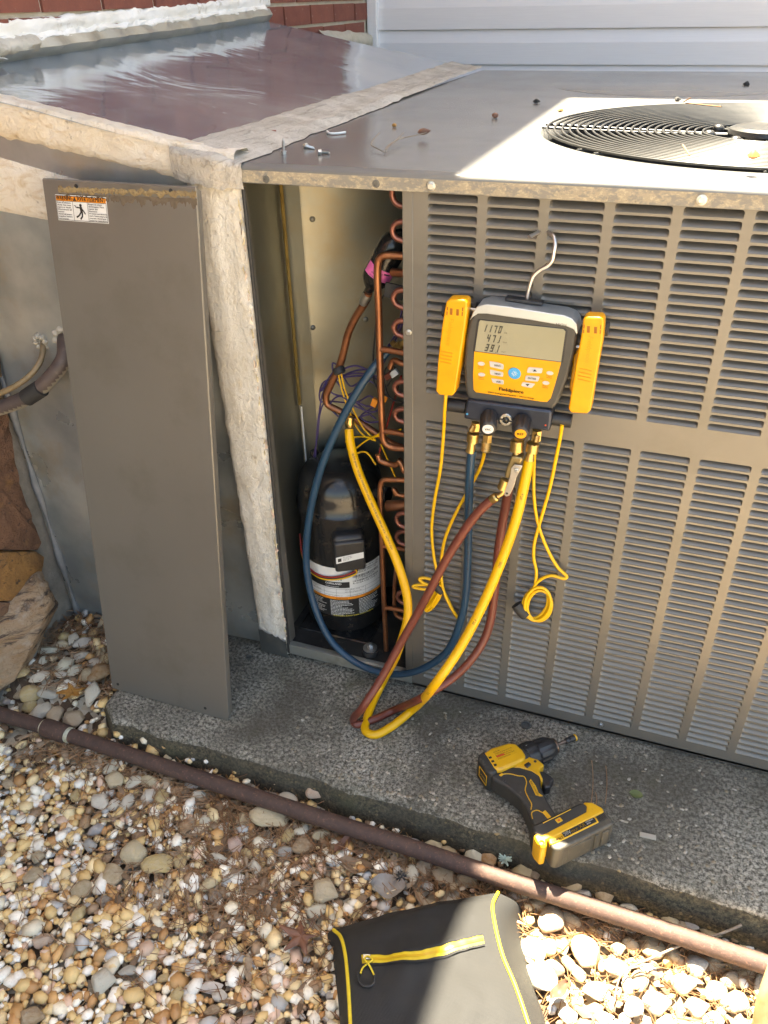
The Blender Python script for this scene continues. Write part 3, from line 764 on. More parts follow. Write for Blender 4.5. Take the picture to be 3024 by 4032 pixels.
MB().tube([V((-.012, .198, .05)), V((-.012, .198, .3)), V((-.013, .198, .583))], .0022, sub=2, seg=8).build('drain_rod', 'label_white', unit, smooth=60)
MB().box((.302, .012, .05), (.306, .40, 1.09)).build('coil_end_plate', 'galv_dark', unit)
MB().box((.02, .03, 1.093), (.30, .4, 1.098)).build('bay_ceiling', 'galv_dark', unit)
for (u, v) in ((1232, 1290), (1440, 1258), (1230, 863)):
    p = aP(u, v, V((.02, .2145, .5)), V((.4787, -.878, 0))); MB().lathe([(.006, 0), (.005, .001), (.003, .002), (0, .0022)], p, (.47, -.88, 0), seg=10).build('panel_screw', 'galv_dark', unit, smooth=40)
# coil return bends peeping past the post
for (v0, v1) in ((712, 812), (872, 948), (1142, 1212), (1262, 1325), (1502, 1558), (1610, 1662), (2020, 2075), (2092, 2145), (2330, 2375)):
    pa, pb = aY(1590, v0, .045), aY(1590, v1, .045); m_ = (pa + pb) / 2; h = (pa.z - pb.z) / 2
    q = MB(); q.tube([V((.303, .045, m_.z + h)), V((.282, .045, m_.z + h * .99)), V((.270, .045, m_.z + h * .72)), V((.2645, .045, m_.z)), V((.270, .045, m_.z - h * .72)), V((.282, .045, m_.z - h * .99)), V((.303, .045, m_.z - h))], .0052, seg=10, sub=4)
    q.build('return_bend', 'copper_pink', unit, smooth=80)
def cu(pts, r, name='copper_tube', m='copper', seg=10):
    return MB().tube([aY(u, v, y) for u, v, y in pts], r, seg=seg, sub=6).build(name, m, unit, smooth=80)
cu([(1620, 1010, .06), (1560, 1006, .06), (1515, 1006, .06), (1493, 1020, .06), (1487, 1050, .06), (1492, 1250, .06), (1498, 1500, .06), (1506, 1690, .06), (1512, 1735, .06), (1535, 1758, .06), (1600, 1768, .06)], .0068, 'liquid_header')
cu([(1494, 1374, .06), (1540, 1380, .058), (1600, 1392, .055)], .0062); cu([(1504, 1697, .06), (1550, 1702, .058), (1610, 1715, .055)], .006)
cu([(1545, 1072, .075), (1570, 1074, .07), (1610, 1078, .065)], .0075, 'drier_outlet')
cu([(1610, 1892, .05), (1545, 1889, .05), (1508, 1892, .05), (1498, 1915, .05), (1501, 2050, .05), (1509, 2300, .05), (1521, 2560, .05)], .0058, 'suction_header')
cu([(1508, 2150, .05), (1550, 2156, .048), (1610, 2166, .045)], .0052); cu([(1515, 2392, .05), (1555, 2398, .048), (1610, 2408, .045)], .0052)
cu([(1572, 2190, .06), (1560, 2250, .06), (1553, 2380, .06), (1560, 2420, .06), (1585, 2436, .06), (1620, 2442, .06)], .005)
cu([(1500, 2595, .04), (1560, 2600, .038), (1620, 2625, .035)], .005)
cu([(1487, 1790, .07), (1497, 1812, .07), (1530, 1826, .07), (1560, 1830, .068), (1578, 1812, .066)], .0062); cu([(1570, 1812, .06), (1585, 1835, .058), (1592, 1855, .056), (1600, 1850, .056)], .006)
cu([(1620, 1990, .08), (1570, 1990, .08), (1525, 1992, .08)], .0125, 'stub_pipe'); cu([(1560, 1950, .07), (1550, 1925, .07), (1570, 1948, .07), (1620, 1952, .07)], .005)
cu([(1535, 1450, .075), (1550, 1420, .075), (1580, 1430, .07), (1620, 1440, .07)], .006)
cu([(1452, 1152, .10), (1440, 1185, .105), (1400, 1250, .115), (1372, 1310, .12), (1352, 1390, .125), (1335, 1445, .128), (1300, 1520, .13), (1284, 1560, .13), (1290, 1592, .13), (1330, 1615, .13), (1400, 1652, .13), (1480, 1705, .125), (1540, 1745, .12), (1600, 1770, .11)], .0075, 'suction_line')
p1, p2 = aY(1400, 1250, .115), aY(1452, 1152, .10)
MB().lathe([(.0085, -.012), (.0092, -.008), (.0092, .008), (.0085, .012)], p1 * .25 + p2 * .75, (p2 - p1), seg=12).build('braze_joint', 'screw_zinc', unit, smooth=40)
# filter drier with pink label
pa, pb = aY(1566, 935, .105), aY(1455, 1138, .105); ax = (pb - pa); L = ax.length
drier = MB().lathe([(.004, -.016), (.012, -.008), (.022, .004), (.0262, .016), (.0262, L - .03), (.024, L - .02), (.016, L - .008), (.008, L), (.008, L + .012)], pa, ax, seg=28).build('filter_drier', 'compressor_black', unit, smooth=50)
axn = ax.normalized(); fa = (V((.6, -1, .35)) - axn * V((.6, -1, .35)).dot(axn)).normalized(); fb = axn.cross(fa)
def on_drier(u, v, r=.0266): 
    a = u / .0262; return pa + axn * v + (fa * math.cos(a) + fb * math.sin(a)) * r
lb = MB().grid(lambda u, v: on_drier(-.030 + .062 * u, L * .50 + .022 * v), 14, 1).build('drier_label', 'pink_label', drier, smooth=80)
t = MB()
for k, s in enumerate(('FILTER DRIER', 'LIQUID LINE', 'FLOW >')): text_on(t, s, lambda u, v: on_drier(u, L * .50 + .018 - .006 * k + v * 1.0, .0269), .0026, -.004, 0)
t.grid(lambda u, v: on_drier(-.018 + .012 * u, L * .5 + .004 + .003 * v, .0269), 3, 1); t.build('drier_print', 'black_print', drier)
MB().box((0, 0, 0), (.034, .004, .026)).build('rubber_pad', 'black_rubber', unit).matrix_basis = Matrix.Translation(aY(1512, 1168, .07)) @ Matrix.Rotation(.12, 4, 'Y')
cu([(1540, 1140, .09), (1500, 1180, .095), (1478, 1300, .10), (1470, 1450, .10), (1480, 1520, .09), (1560, 1580, .08), (1610, 1590, .07)], .0018, 'black_wire', 'black_wire', 6)

# compressor
CX, CY, CZ0, CR = .092, .152, .043, .0985
comp = MB().lathe([(.06, 0), (.075, .004), (.078, .02), (CR - .004, .026), (CR - .001, .034), (CR - .001, .245), (CR - .001, .335), (CR + .0035, .338), (CR + .0035, .352), (CR, .356), (CR - .002, .385), (CR - .007, .412), (CR - .020, .433), (CR - .045, .446), (.0, .451)], (CX, CY, CZ0), seg=56).build('compressor', 'compressor_black', unit, smooth=40)
MB().lathe([(CR + .03, -.0), (CR + .034, .003), (CR + .03, .006), (.05, .006)], (CX, CY, CZ0), seg=4).build('base_plate', 'compressor_black', comp, smooth=30)
p = aZ(1458, 2560, .058)
MB().lathe([(.017, -.012), (.019, -.004), (.019, .004), (.013, .006)], p, (0, 0, 1), seg=18).build('rubber_mount', 'black_rubber', comp, smooth=40)
MB().lathe([(.0165, .006), (.0165, .009), (.010, .0095)], p, (0, 0, 1), seg=20).lathe([(.0075, .009), (.0075, .016), (.0065, .0172)], p, (0, 0, 1), seg=6).lathe([(.004, .017), (.004, .022)], p, (0, 0, 1), seg=10).build('mounting_bolt', 'screw_zinc', comp, smooth=30)
MB().lathe([(.006, 0), (.009, .004), (.007, .02), (.011, .024), (.009, .034), (.0, .036)], (CX - .066, CY + .03, CZ0 + .41), (-.25, -.05, 1), seg=10).build('lifting_lug', 'compressor_black', comp, smooth=50)
MB().lathe([(.013, 0), (.013, .03), (.018, .032), (.018, .045)], (CX + .082, CY - .02, CZ0 + .39), (1, -.15, .1), seg=16).build('suction_stub', 'compressor_black', comp, smooth=50)
ct = math.atan2(CAM.y - CY, CAM.x - CX)              # bearing of the label: it faces out of the bay
def on_comp(u, v, r=CR): 
    a = ct - .04 + u / CR; return V((CX + r * math.cos(a), CY + r * math.sin(a), v))
def clab(name, u0, u1, v0, v1, m, r): return MB().grid(lambda u, v: on_comp(u0 + (u1 - u0) * u, v0 + (v1 - v0) * v, r), 16, 1).build(name, m, comp, smooth=80)
zt_, zb_ = .262, .118
clab('name_label', -.108, .098, .178, zt_, 'label_white', CR + .0004); clab('warning_strip', -.108, .098, .170, .1775, 'orange_print', CR + .0004); clab('caution_label', -.108, .098, zb_, .1695, 'black_print', CR + .0004)
clab('logo_band', -.105, .012, .205, .222, 'black_print', CR + .0008)
t = MB(); f = lambda u, v: on_comp(u, v, CR + .0012)
text_on(t, 'EMERSON', f, .008, -.055, .227); text_on(t, 'ZPS40K5E-PFV-130', f, .006, .018, .2545, wmax=.074)
text_on(t, 'ZPS40K5E-PFV-130', f, .005, .022, .243, wmax=.06); text_on(t, '21CM6245M', f, .005, .026, .2265, wmax=.05); text_on(t, 'R-410A USE ONLY', f, .005, .02, .2135, wmax=.066)
for row, z0_, h_ in ((0, .249, .0045), (1, .232, .0085), (2, .220, .0055)):
    u = .02
    while u < .088:
        wd = random.choice((.0006, .001, .0016)); t.grid(lambda a, b: f(u + wd * a, z0_ + h_ * b * .8), 1, 1); u += wd + random.choice((.0007, .0012))
for k in range(4):
    text_on(t, ('RLA 15.6  LRA 83.9', 'VOLTS 208/230  60 HZ  1 PH', 'SCROLL  R-410A  POE OIL', 'MAX TEST PSIG 475 / 445')[k], f, .0026, -.10 + .05 * (k % 2) * 2, .198 - .006 * (k // 2))
    text_on(t, 'CAUTION DANGER READ ALL', f, .0022, -.1 + .052 * k, .1815)
for u in (-.105, -.05, -.02, .012, .05, .094): t.grid(lambda a, b: f(u + .0005 * a, .179 + .022 * b), 1, 1)
for z0_ in (.2015, .1905): t.grid(lambda a, b: f(-.105 + .2 * a, z0_ + .0005 * b), 16, 1)
t.build('label_print', 'black_print', comp)
t = MB(); text_on(t, 'COPELAND', f, .0052, -.045, .2145, bold=.0002); text_on(t, 'Scroll Compressor', f, .003, -.045, .208)
t.build('maker_print', 'white_print', comp); t = MB()
for c_ in range(3):
    for r_ in range(11):
        wd = rnd(.042, .056) if r_ not in (4, 10) else rnd(.02, .035); u0 = -.104 + c_ * .068
        u = u0
        while u < u0 + wd:
            l_ = rnd(.002, .007); t.grid(lambda a, b: f(u + l_ * a, .1655 - .0042 * r_ + .0014 * b), 2, 1); u += l_ + .0009
    t.build('caution_print', 'white_print', comp); t = MB()
t = MB(); text_on(t, 'Climate.Emerson.com/Safety', f, .0048, -.03, .1195, wmax=.1); t.build('web_print', 'yellow_print', comp)
t = MB()
for k in range(3): text_on(t, 'ADVERTENCIA', f, .003, -.09 + .068 * k, .1722)
t.build('warning_print', 'black_print', comp)
# terminal box
ta = ct + .10; tn = V((math.cos(ta), math.sin(ta), 0)); tt = V((-tn.y, tn.x, 0)); tc_ = V((CX, CY, .318)) + tn * (CR + .012)
MB().obox(tc_ - tn * .008, tt * .036, tn * .018, V((0, 0, .046))).build('terminal_box', 'black_plastic', comp, bevel=.012, seg=4)
MB().obox(tc_ + tn * .0115 - V((0, 0, .004)), tt * .0345, tn * .006, V((0, 0, .040))).build('terminal_cover', 'black_plastic', comp, bevel=.008, seg=4)
ff = lambda u, v: tc_ + tn * .0182 + tt * u + V((0, 0, 1)) * v
st = [ff(a, b) for a, b in ((-.032, -.018), (.030, -.010), (.030, .006), (-.032, -.001))]
MB().prism(st, tn * .0004).build('sticker', 'label_white', comp)
t = MB(); e1 = (st[1] - st[0]).normalized(); e2 = V((0, 0, 1)); f2 = lambda u, v: st[0] + tn * .0008 + e1 * u + e2 * v
for k in range(3): text_on(t, ('071-0674-00', '13012-16 24V', 'ES 9 15A')[k], f2, .0026, .016, .0115 - .004 * k)
t.grid(lambda a, b: f2(.004 + .008 * a, .004 + .009 * b), 1, 1); t.build('sticker_print', 'black_print', comp)
for i, (m_, dz) in enumerate((('red_wire', 0), ('black_wire', -.003), ('yellow_cable', -.007))):
    q = MB().tube([on_comp(.030 - .004 * i, .276, CR + .02), on_comp(.026, .262 + dz, CR + .014), on_comp(-.005, .244 + dz, CR + .006), on_comp(-.05, .234 + dz, CR + .0035), on_comp(-.09, .238 + dz, CR + .003), on_comp(-.125, .255 + dz, CR + .003), on_comp(-.16, .29, CR + .004)], .0022, seg=8, sub=6)
    q.build('power_wire', m_, comp, smooth=80)
# wiring behind the pipes
def wire(pts, m_, r=.0019): return MB().tube([aY(u, v, y) for u, v, y in pts], r, seg=6, sub=8).build('wire', m_, unit, smooth=80)
wire([(1585, 1210, .10), (1560, 1310, .12), (1500, 1400, .14), (1430, 1490, .15), (1380, 1520, .15), (1330, 1440, .15), (1310, 1430, .15), (1325, 1500, .14), (1420, 1600, .14), (1480, 1650, .13)], 'purple_wire')
wire([(1600, 1220, .11), (1540, 1350, .13), (1500, 1440, .14), (1400, 1460, .15), (1350, 1480, .15), (1280, 1530, .15), (1255, 1640, .15), (1245, 1740, .15), (1240, 1850, .15)], 'purple_wire')
wire([(1500, 1500, .14), (1420, 1470, .14), (1320, 1490, .15), (1270, 1510, .15), (1262, 1580, .15), (1300, 1580, .15), (1400, 1585, .14), (1460, 1560, .13), (1480, 1590, .13), (1420, 1640, .13), (1440, 1660, .13), (1500, 1660, .12)], 'purple_wire')
wire([(1600, 1240, .12), (1530, 1390, .12), (1470, 1460, .12), (1400, 1440, .13), (1330, 1470, .13), (1300, 1540, .13), (1360, 1560, .13), (1450, 1500, .12), (1500, 1540, .12), (1480, 1620, .12), (1400, 1600, .12), (1340, 1560, .12), (1300, 1600, .13), (1350, 1650, .13), (1460, 1630, .12)], 'purple_wire')
wire([(1330, 1450, .125), (1300, 1480, .13), (1265, 1540, .14), (1300, 1500, .13), (1420, 1480, .12), (1500, 1490, .11), (1520, 1560, .11), (1450, 1600, .12), (1380, 1560, .12), (1420, 1540, .12)], 'purple_wire')
wire([(1290, 1560, .14), (1262, 1620, .15), (1250, 1720, .15), (1235, 1800, .16)], 'purple_wire')
for d in (0, 12):
    wire([(1330 + d, 1462, .12), (1345 + d, 1530, .12), (1375 + d * 1.6, 1620, .12), (1410 + d * 2, 1690, .12), (1440 + d * 2, 1720, .115), (1480, 1735, .11)], 'yellow_cable', .0018)
wire([(1500, 1600, .1), (1505, 1690, .1), (1470, 1720, .11), (1400, 1720, .12), (1360, 1740, .12)], 'yellow_cable'); wire([(1580, 1690, .09), (1520, 1710, .1), (1450, 1730, .11), (1380, 1790, .1), (1440, 1780, .1), (1480, 1830, .1)], 'yellow_cable')
wire([(1500, 1750, .1), (1540, 1840, .1), (1562, 1890, .1)], 'yellow_cable'); wire([(1580, 1480, .1), (1540, 1620, .11), (1500, 1760, .12), (1490, 1800, .12)], 'red_wire', .002); wire([(1575, 1500, .1), (1535, 1620, .11), (1493, 1760, .12)], 'black_wire', .002)
wire([(1600, 1590, .09), (1540, 1570, .1), (1515, 1520, .1), (1520, 1450, .1), (1550, 1440, .1), (1555, 1460, .1), (1525, 1520, .1)], 'black_wire', .0018)
o = MB().lathe([(.010, 0), (.0125, .003), (.0125, .012), (.009, .015)], aY(1330, 1446, .122), (.5, -.3, -1), seg=16).build('grommet', 'black_rubber', unit, smooth=40)
for (u, v, m_, a) in ((1552, 1470, 'label_white', .7), (1530, 1450 + 30, 'orange_plastic', .7), (1475, 1585, 'orange_print', 1.2), (1512, 1570, 'orange_print', 1.1)):
    p = aY(u, v, .095); MB().obox(p, V((math.cos(a), 0, math.sin(a))) * .009, V((0, .004, 0)), V((-math.sin(a), 0, math.cos(a))) * .006).build('wire_connector', m_ if u != 1530 else 'red_hose', unit, bevel=.0015)
# service valves the hoses screw to
MB().lathe([(.004, 0), (.004, .018), (.0085, .02), (.0085, .034), (.006, .036), (.006, .05)], aY(1530, 1392, .085), (.75, -.1, .62), seg=14).build('service_port', 'brass', unit, smooth=40)
MB().lathe([(.004, -.012), (.009, -.01), (.010, .002), (.0085, .012), (.0065, .014)], aY(1377, 1660, .085), (0, -.2, -1), seg=14).build('service_port', 'brass', unit, smooth=40)
# ------------------------------------------------------------------ sheet-metal duct from the unit to the brick wall
duct = thing('sheet_metal_duct', (-.35, .7, 0), 'shiny galvanised duct with mastic taped seams between brick wall and unit', 'duct')
C0, C1 = V((-.05, .004, 1.132)), V((-.648, -.03, 1.243)); B0, B1 = V((-.115, 1.93, 1.126)), V((-.645, 1.42, 1.287))
def dtop(u, v):          # u: unit -> wall, v: front -> back
    q = (C0 * (1 - u) + C1 * u) * (1 - v) + (B0 * (1 - u) + B1 * u) * v
    return q + V((0, 0, -.006 * math.sin(u * 3.14) * math.sin(v * 3.14) + .004 * mnoise.noise((u * 2.5, v * 3, 4))))
MB().grid(dtop, 24, 40).build('top_sheet', 'duct_top', duct, smooth=80)
def yf(x, z): return .014 + .03 * x / .65 + (1.1 - z) / 1.1 * .018
def dfront(u, v):
    x = -.03 + (-.652 + .03) * u; zt = 1.132 + (1.243 - 1.132) * u; z = -.13 + (zt + .13) * v
    return V((x, yf(x, z) + .006 * math.sin(u * 5 + v * 3) * math.sin(v * 3.1) , z))
MB().grid(dfront, 20, 30).build('front_sheet', 'galv_duct', duct, smooth=80)
MB().box((-.62, .05, .0), (-.033, 1.8, .02)).build('bottom_sheet', 'galv_dark', duct)
# grey sealed edge where the sheet meets the stone
q = MB(); q.tube([V((WX + .012 + .006 * mnoise.noise((0, 0, z * 14)), yf(-.645, z) - .004, z)) for z in [-.1 + .03 * k for k in range(45)]], lambda t: .007 + .003 * math.sin(t * 40), seg=8, sub=2)
q.build('edge_sealant', mk('sealant_grey', (.16, .165, .17), (.22, .22, .22), rough=.6, scale=30, bump=.4, bs=80, bd=.003), duct, smooth=70)
# mastic over the seams: ragged thick tape
def strip(name, m, fn, nu, nv, rag=.006, th=.0035, bulge=.004, edge_h=-.002):
    q = MB()
    def g(u, v):
        vv = v
        q0, nn = fn(u, v); k = mnoise.noise((u * 23 + 3, v * 2, 7)) * .5 + mnoise.noise((u * 70, v * 3, 2)) * .5
        edge = 1 if 0.02 < v < .98 else 0
        return q0 + nn * ((th + bulge * math.sin(v * math.pi) * (.6 + mnoise.noise((u * 12, v * 4, 1)) * .7) + .0012 * mnoise.noise((u * 60, v * 20, 5))) if edge else edge_h)
    q.grid(g, nu, nv); return q.build(name, m, duct, smooth=80)
def f_top(u, v):         # along the unit's left edge, front -> back
    y = -.003 + 1.933 * max(0, u); cx = -.045 - .07 * u; hw = .066 + .006 * mnoise.noise((u * 9, 0, 0)) - .006 * u
    rag = .006 * mnoise.noise((u * 34, 5 * (v > .5), 1)) + .003 * mnoise.noise((u * 90, 5 * (v > .5), 1))
    x = cx + hw * (2 * v - 1) + rag * abs(2 * v - 1)
    uu = max(0, min(1, (x - (-.05 - .065 * u)) / -.6)); z = max(dtop(uu, u).z, UZ + .001); k_ = min(1, max(0, (-.004 - x) / .03)); z = (UZ + .0008) * (1 - k_) + z * k_
    if u < .035:            # the front end is folded down over the corner of the cap
        t = u / .035; d = .040 + .006 * mnoise.noise((v * 9, 2, 6)) + (.008 if v < .75 else 0)
        if t < .75: return V((x, -.0095 - .001 * math.sin(v * 3.1), z - d * (1 - t / .75))), V((0, -1, .2)).normalized()
        k2 = (t - .75) / .25; return V((x, -.0095 + k2 * (y + .0095), z)), V((0, -1 + k2, .3 + k2)).normalized()
    return V((x, y, z)), V((0, 0, 1))
strip('top_seam_tape', 'mastic_top', f_top, 260, 14, th=.003, bulge=.006, edge_h=.0006)
def f_front(u, v):       # wraps the duct's front upper edge, unit -> wall
    x = .0 + (-.66) * u; e = V((x, 0, 1.132 + .111 * max(0, (-x - .05) / .6))); e.y = yf(x, e.z) - .004
    rag = .007 * mnoise.noise((u * 30, 9 * (v > .5), 3))
    wt, wf = .05 + rag, .050 + .012 * u + rag
    s = v * (wt + wf)
    if s < wt: return e + V((0, wt - s, (wt - s) * .02)), V((0, -.25 * (s / wt), 1)).normalized()
    d = s - wt; k = min(1, d / .02)
    return V((e.x, yf(x, e.z - d) - .002 * k, e.z - d)), V((0, -1, .3 * (1 - k))).normalized()
strip('front_edge_tape', 'mastic_front', f_front, 90, 16, bulge=.006)
def f_vert(u, v):        # down the unit's front left corner
    z = 1.125 - 1.112 * u; a = -.098 + .02 * u; b = .0105 - .011 * u
    rag = .004 * mnoise.noise((u * 30, 9 * (v > .5), 8)) + .003 * mnoise.noise((u * 90, 9 * (v > .5), 8))
    x = a + (b - a) * v + rag * abs(2 * v - 1)
    y = min(yf(x, z), .004) if x < -.01 else .002
    return V((x, y - .002, z)), V((0, -1, 0))
strip('corner_tape', 'mastic_vertical', f_vert, 110, 12, bulge=.005)
def f_low(u, v):
    a = aY(-260 + 880 * u, 545 + 245 * u, -.01); b = aY(-260 + 700 * u, 770 + 190 * u * .7 + 40 * u, -.01)
    p = a * (1 - v) + b * v; p.y = yf(p.x, p.z) - .001
    return p, V((0, -1, 0))
strip('lower_seam_tape', 'mastic_front', f_low, 40, 8)
# torn flakes of foam and mastic along the tape's right edge
rr_ = random.Random(21)
for k in range(70):
    z = 1.06 - 1.0 * (k + rr_.random()) / 70; x = .0085 - .0105 * (1.125 - z) / 1.112 + rr_.uniform(-.004, .003); s_ = rr_.uniform(.004, .011)
    q = MB(); c_ = V((x, -.0075, z)); q.v = [tuple(c_ + V((rr_.uniform(-.6, .6) * s_ * .7, rr_.uniform(-.7, .3) * s_ * .7, (j / 3.5 - 1) * s_ * 1.3))) for j in range(8)]
    q.f = [(0, 1, 2), (1, 3, 2), (2, 3, 4), (3, 5, 4), (4, 5, 6), (5, 7, 6), (0, 2, 4), (1, 5, 3), (0, 4, 6), (1, 7, 5)]
    q.build('torn_flake', ('mastic_vertical', 'flake_cream', 'flake_pink')[k % 3] if 'flake_cream' in MATS else (mk('flake_cream', (.66, .56, .36), (.5, .4, .24), rough=.8, scale=80), mk('flake_pink', (.55, .38, .29), (.6, .5, .4), rough=.8, scale=80))[0], duct)
# bare grey patch at the foot of the corner and torn lip
q = MB(); q.grid(lambda u, v: (-.074 + .072 * u, -.0085 - .002 * mnoise.noise((u * 5, v * 5, 1)), .008 + (.052 + .02 * (1 - u) + .012 * mnoise.noise((u * 9, 2, 2))) * v), 14, 8); q.build('bare_corner', 'galv_dark', duct, smooth=80)
# ragged foam and conduit between tape and jamb
MB().tube([V((.0155, -.002, 1.085)), V((.012, -.002, .7)), V((.004, -.002, .3)), V((.0, -.002, .02))], .0035, seg=8, sub=4).build('edge_gasket', 'black_rubber', duct, smooth=80)
# flange tabs bent up the wall
q = MB(); N_ = 64
for k in range(N_ + 1):
    t = k / N_; y = -.3 + 1.74 * t; zb = dtop(1, max(0, (y + .03) / 1.45)).z
    ph = (k % 4) / 4; wob = (.016 if k % 4 in (1, 2) else .004)
    q.v += [(WX + .004, y, zb - .003), (WX + .018 + wob * .9, y, zb + .017), (WX + .008 + wob * .6, y, zb + .034 + .004 * mnoise.noise((y * 20, 0, 0)))]
for k in range(N_):
    for j in range(2): q.f.append((3 * k + j, 3 * k + 3 + j, 3 * k + 4 + j, 3 * k + 1 + j))
q.build('flange_tabs', 'galv', duct, smooth=25)
def caulk(name, m, z0, z1, out, y0, y1, seed, lump=.006, nu=240):
    q = MB()
    def g(u, v):
        y = y0 + (y1 - y0) * u; zb = dtop(1, max(0, min(1, (y + .03) / 1.45))).z
        r = mnoise.noise((y * 30, seed, v * 2)) * .5 + mnoise.noise((y * 80, seed, v * 5)) * .35 + mnoise.noise((y * 9, seed + 3, v * 2)) * .6
        za = z0 + .007 * mnoise.noise((y * 18, seed, 3)) + .004 * mnoise.noise((y * 60, seed, 1)); zc = z1 + .006 * mnoise.noise((y * 24, seed, 9)) + .004 * mnoise.noise((y * 75, seed, 4))
        z = za + (zc - za) * v
        return (WX + (out * (.25 + math.sin(v * math.pi) ** .6) + lump * r * math.sin(v * math.pi) if 0 < v < 1 else -.006), y, zb + z)
    q.grid(g, nu, 8); return q.build(name, m, duct, smooth=70)
caulk('upper_caulk', 'caulk', .037, .070, .0045, -.4, 1.46, 1, .006)
caulk('lower_caulk', 'caulk', .022, .046, .010, .1, 1.42, 5, .012)
caulk('old_caulk', 'caulk_dirty', .006, .044, .026, -.4, .33, 9, .014)
caulk('drip_caulk', 'caulk', .004, .012, .026, -.4, .22, 12, .008)

# ------------------------------------------------------------------ insulated refrigerant line leaving the duct
line = thing('refrigerant_line', tuple(aY(240, 1420, -.02)), 'brown insulated pipe and thin tube taped together, leaving a hole in the duct', 'pipe')
LP = [aY(258, 1326, .01), aY(256, 1350, -.012), aY(252, 1410, -.04), aY(205, 1480, -.06), (aY(130, 1548, -.075)), aY(50, 1588, -.085), aY(-40, 1615, -.095), aY(-200, 1640, -.11)]
MB().tube(LP, .0158, seg=20, sub=10).build('sleeve', 'brown_sleeve', line, smooth=80)
SP = spline(LP, 10); FRM = frames(SP)
q = MB(); n = len(SP); ring = 9
for i in range(n):
    t_, a, b = FRM[i]; up = (V((.1, -.25, 1)) - t_ * V((.1, -.25, 1)).dot(t_)).normalized(); sd = t_.cross(up)
    zig = .22 * (1 if i % 2 else -1)
    for k in range(ring):
        an = math.pi + (.06 * 0) + (-1.25 + zig * (1 if k == ring - 1 else 0) + 2.5 * k / (ring - 1))
        q.v.append(tuple(SP[i] + (up * math.cos(an) + sd * math.sin(an)) * .0164))
for i in range(n - 1):
    for k in range(ring - 1): q.f.append((i * ring + k, i * ring + k + 1, (i + 1) * ring + k + 1, (i + 1) * ring + k))
q.build('seam_tape', 'tan_tape', line, smooth=80)
TP = [aY(170, 1335, .005), aY(170, 1372, -.015), aY(158, 1425, -.04), aY(118, 1478, -.062), aY(60, 1520, -.078), aY(-10, 1552, -.088), aY(-150, 1590, -.1)]
MB().tube(TP, .0062, seg=12, sub=8).build('thin_tube', 'tan_tube', line, smooth=80)
b0, b1 = aY(163, 1528, -.072), aY(105, 1566, -.08)
MB().tube([b0, (b0 + b1) / 2, b1], .0183, seg=20, sub=4).build('tape_band', 'black_rubber', line, smooth=80)
def gasket(p, r, seed):
    q = MB(); K = 28
    q.tube([p + V((r * math.cos(2 * math.pi * k / K) * (1 + .18 * mnoise.noise((k, seed, 0))), -.004, r * math.sin(2 * math.pi * k / K) * (1 + .22 * mnoise.noise((k * .8, seed, 4))))) for k in range(K)], lambda t: .0055 + .0025 * math.sin(t * 50), seg=8, sub=2, closed=True)
    return q.build('sealant_collar', 'caulk_dirty', line, smooth=70)
pc = aY(258, 1334, .0); gasket(V((pc.x, yf(pc.x, pc.z), pc.z)), .0215, 1); pc = aY(170, 1342, .0); gasket(V((pc.x, yf(pc.x, pc.z), pc.z)), .0125, 2)

# ------------------------------------------------------------------ service cover leaning on the duct
BL, BR, TL = V((-.352, -.229, .003)), V((-.049, -.229, .003)), V((-.350, -.060, 1.092))
e1 = (BR - BL).normalized(); e3 = (TL - BL).normalized(); en = e1.cross(e3)      # en points to the viewer
en = en if en.y < 0 else -en
CW, CH = (BR - BL).length + .006, (TL - BL).length
cover = thing('service_cover', tuple(BL), 'tall taupe sheet-metal cover with warning label, leaning against the duct', 'panel')
def cf(u, v, d=0.0): return BL + e1 * u + e3 * v + en * d
q = MB()
q.add([cf(0, 0), cf(CW, 0), cf(CW, CH), cf(0, CH)], [(0, 1, 2, 3)]); q.build('sheet', 'paint', cover, solid=0)
q = MB(); q.add([cf(CW, .012), cf(CW, CH), cf(CW + .0015, CH, -.0025), cf(CW + .0015, .012, -.0025), cf(CW + .0015, CH - .005, -.016), cf(CW + .0015, .02, -.016)], [(0, 1, 2, 3), (3, 2, 4, 5)])
q.add([cf(0, CH), cf(CW, CH), cf(CW, CH + .002, -.003), cf(0, CH + .002, -.003), cf(CW, CH + .002, -.013), cf(.006, CH + .002, -.013)], [(0, 1, 2, 3), (3, 2, 4, 5)])
q.add([cf(0, .012), cf(0, CH), cf(0, CH - .004, -.014), cf(0, .02, -.014)], [(0, 1, 2, 3)]); q.build('flange', 'paint', cover)
bkq = MB(); bkq.add([cf(0.001, 0.001, -.001), cf(CW - .001, 0.001, -.001), cf(CW - .001, CH - .001, -.001), cf(.001, CH - .001, -.001)], [(3, 2, 1, 0)]); bkq.build('inner_face', 'galv_dark', cover)
def cuv(u, v): p = aP(u, v, BL, en); return (p - BL).dot(e1), (p - BL).dot(e3)
for (u, v) in ((296, 733), (669, 752), (464, 2694), (808, 2789)):
    a, b = cuv(u, v); MB().lathe([(.0036, 0), (.0036, .0006), (.0, .0007)], cf(a, b), en, seg=12).build('screw_hole', 'black_print', cover)
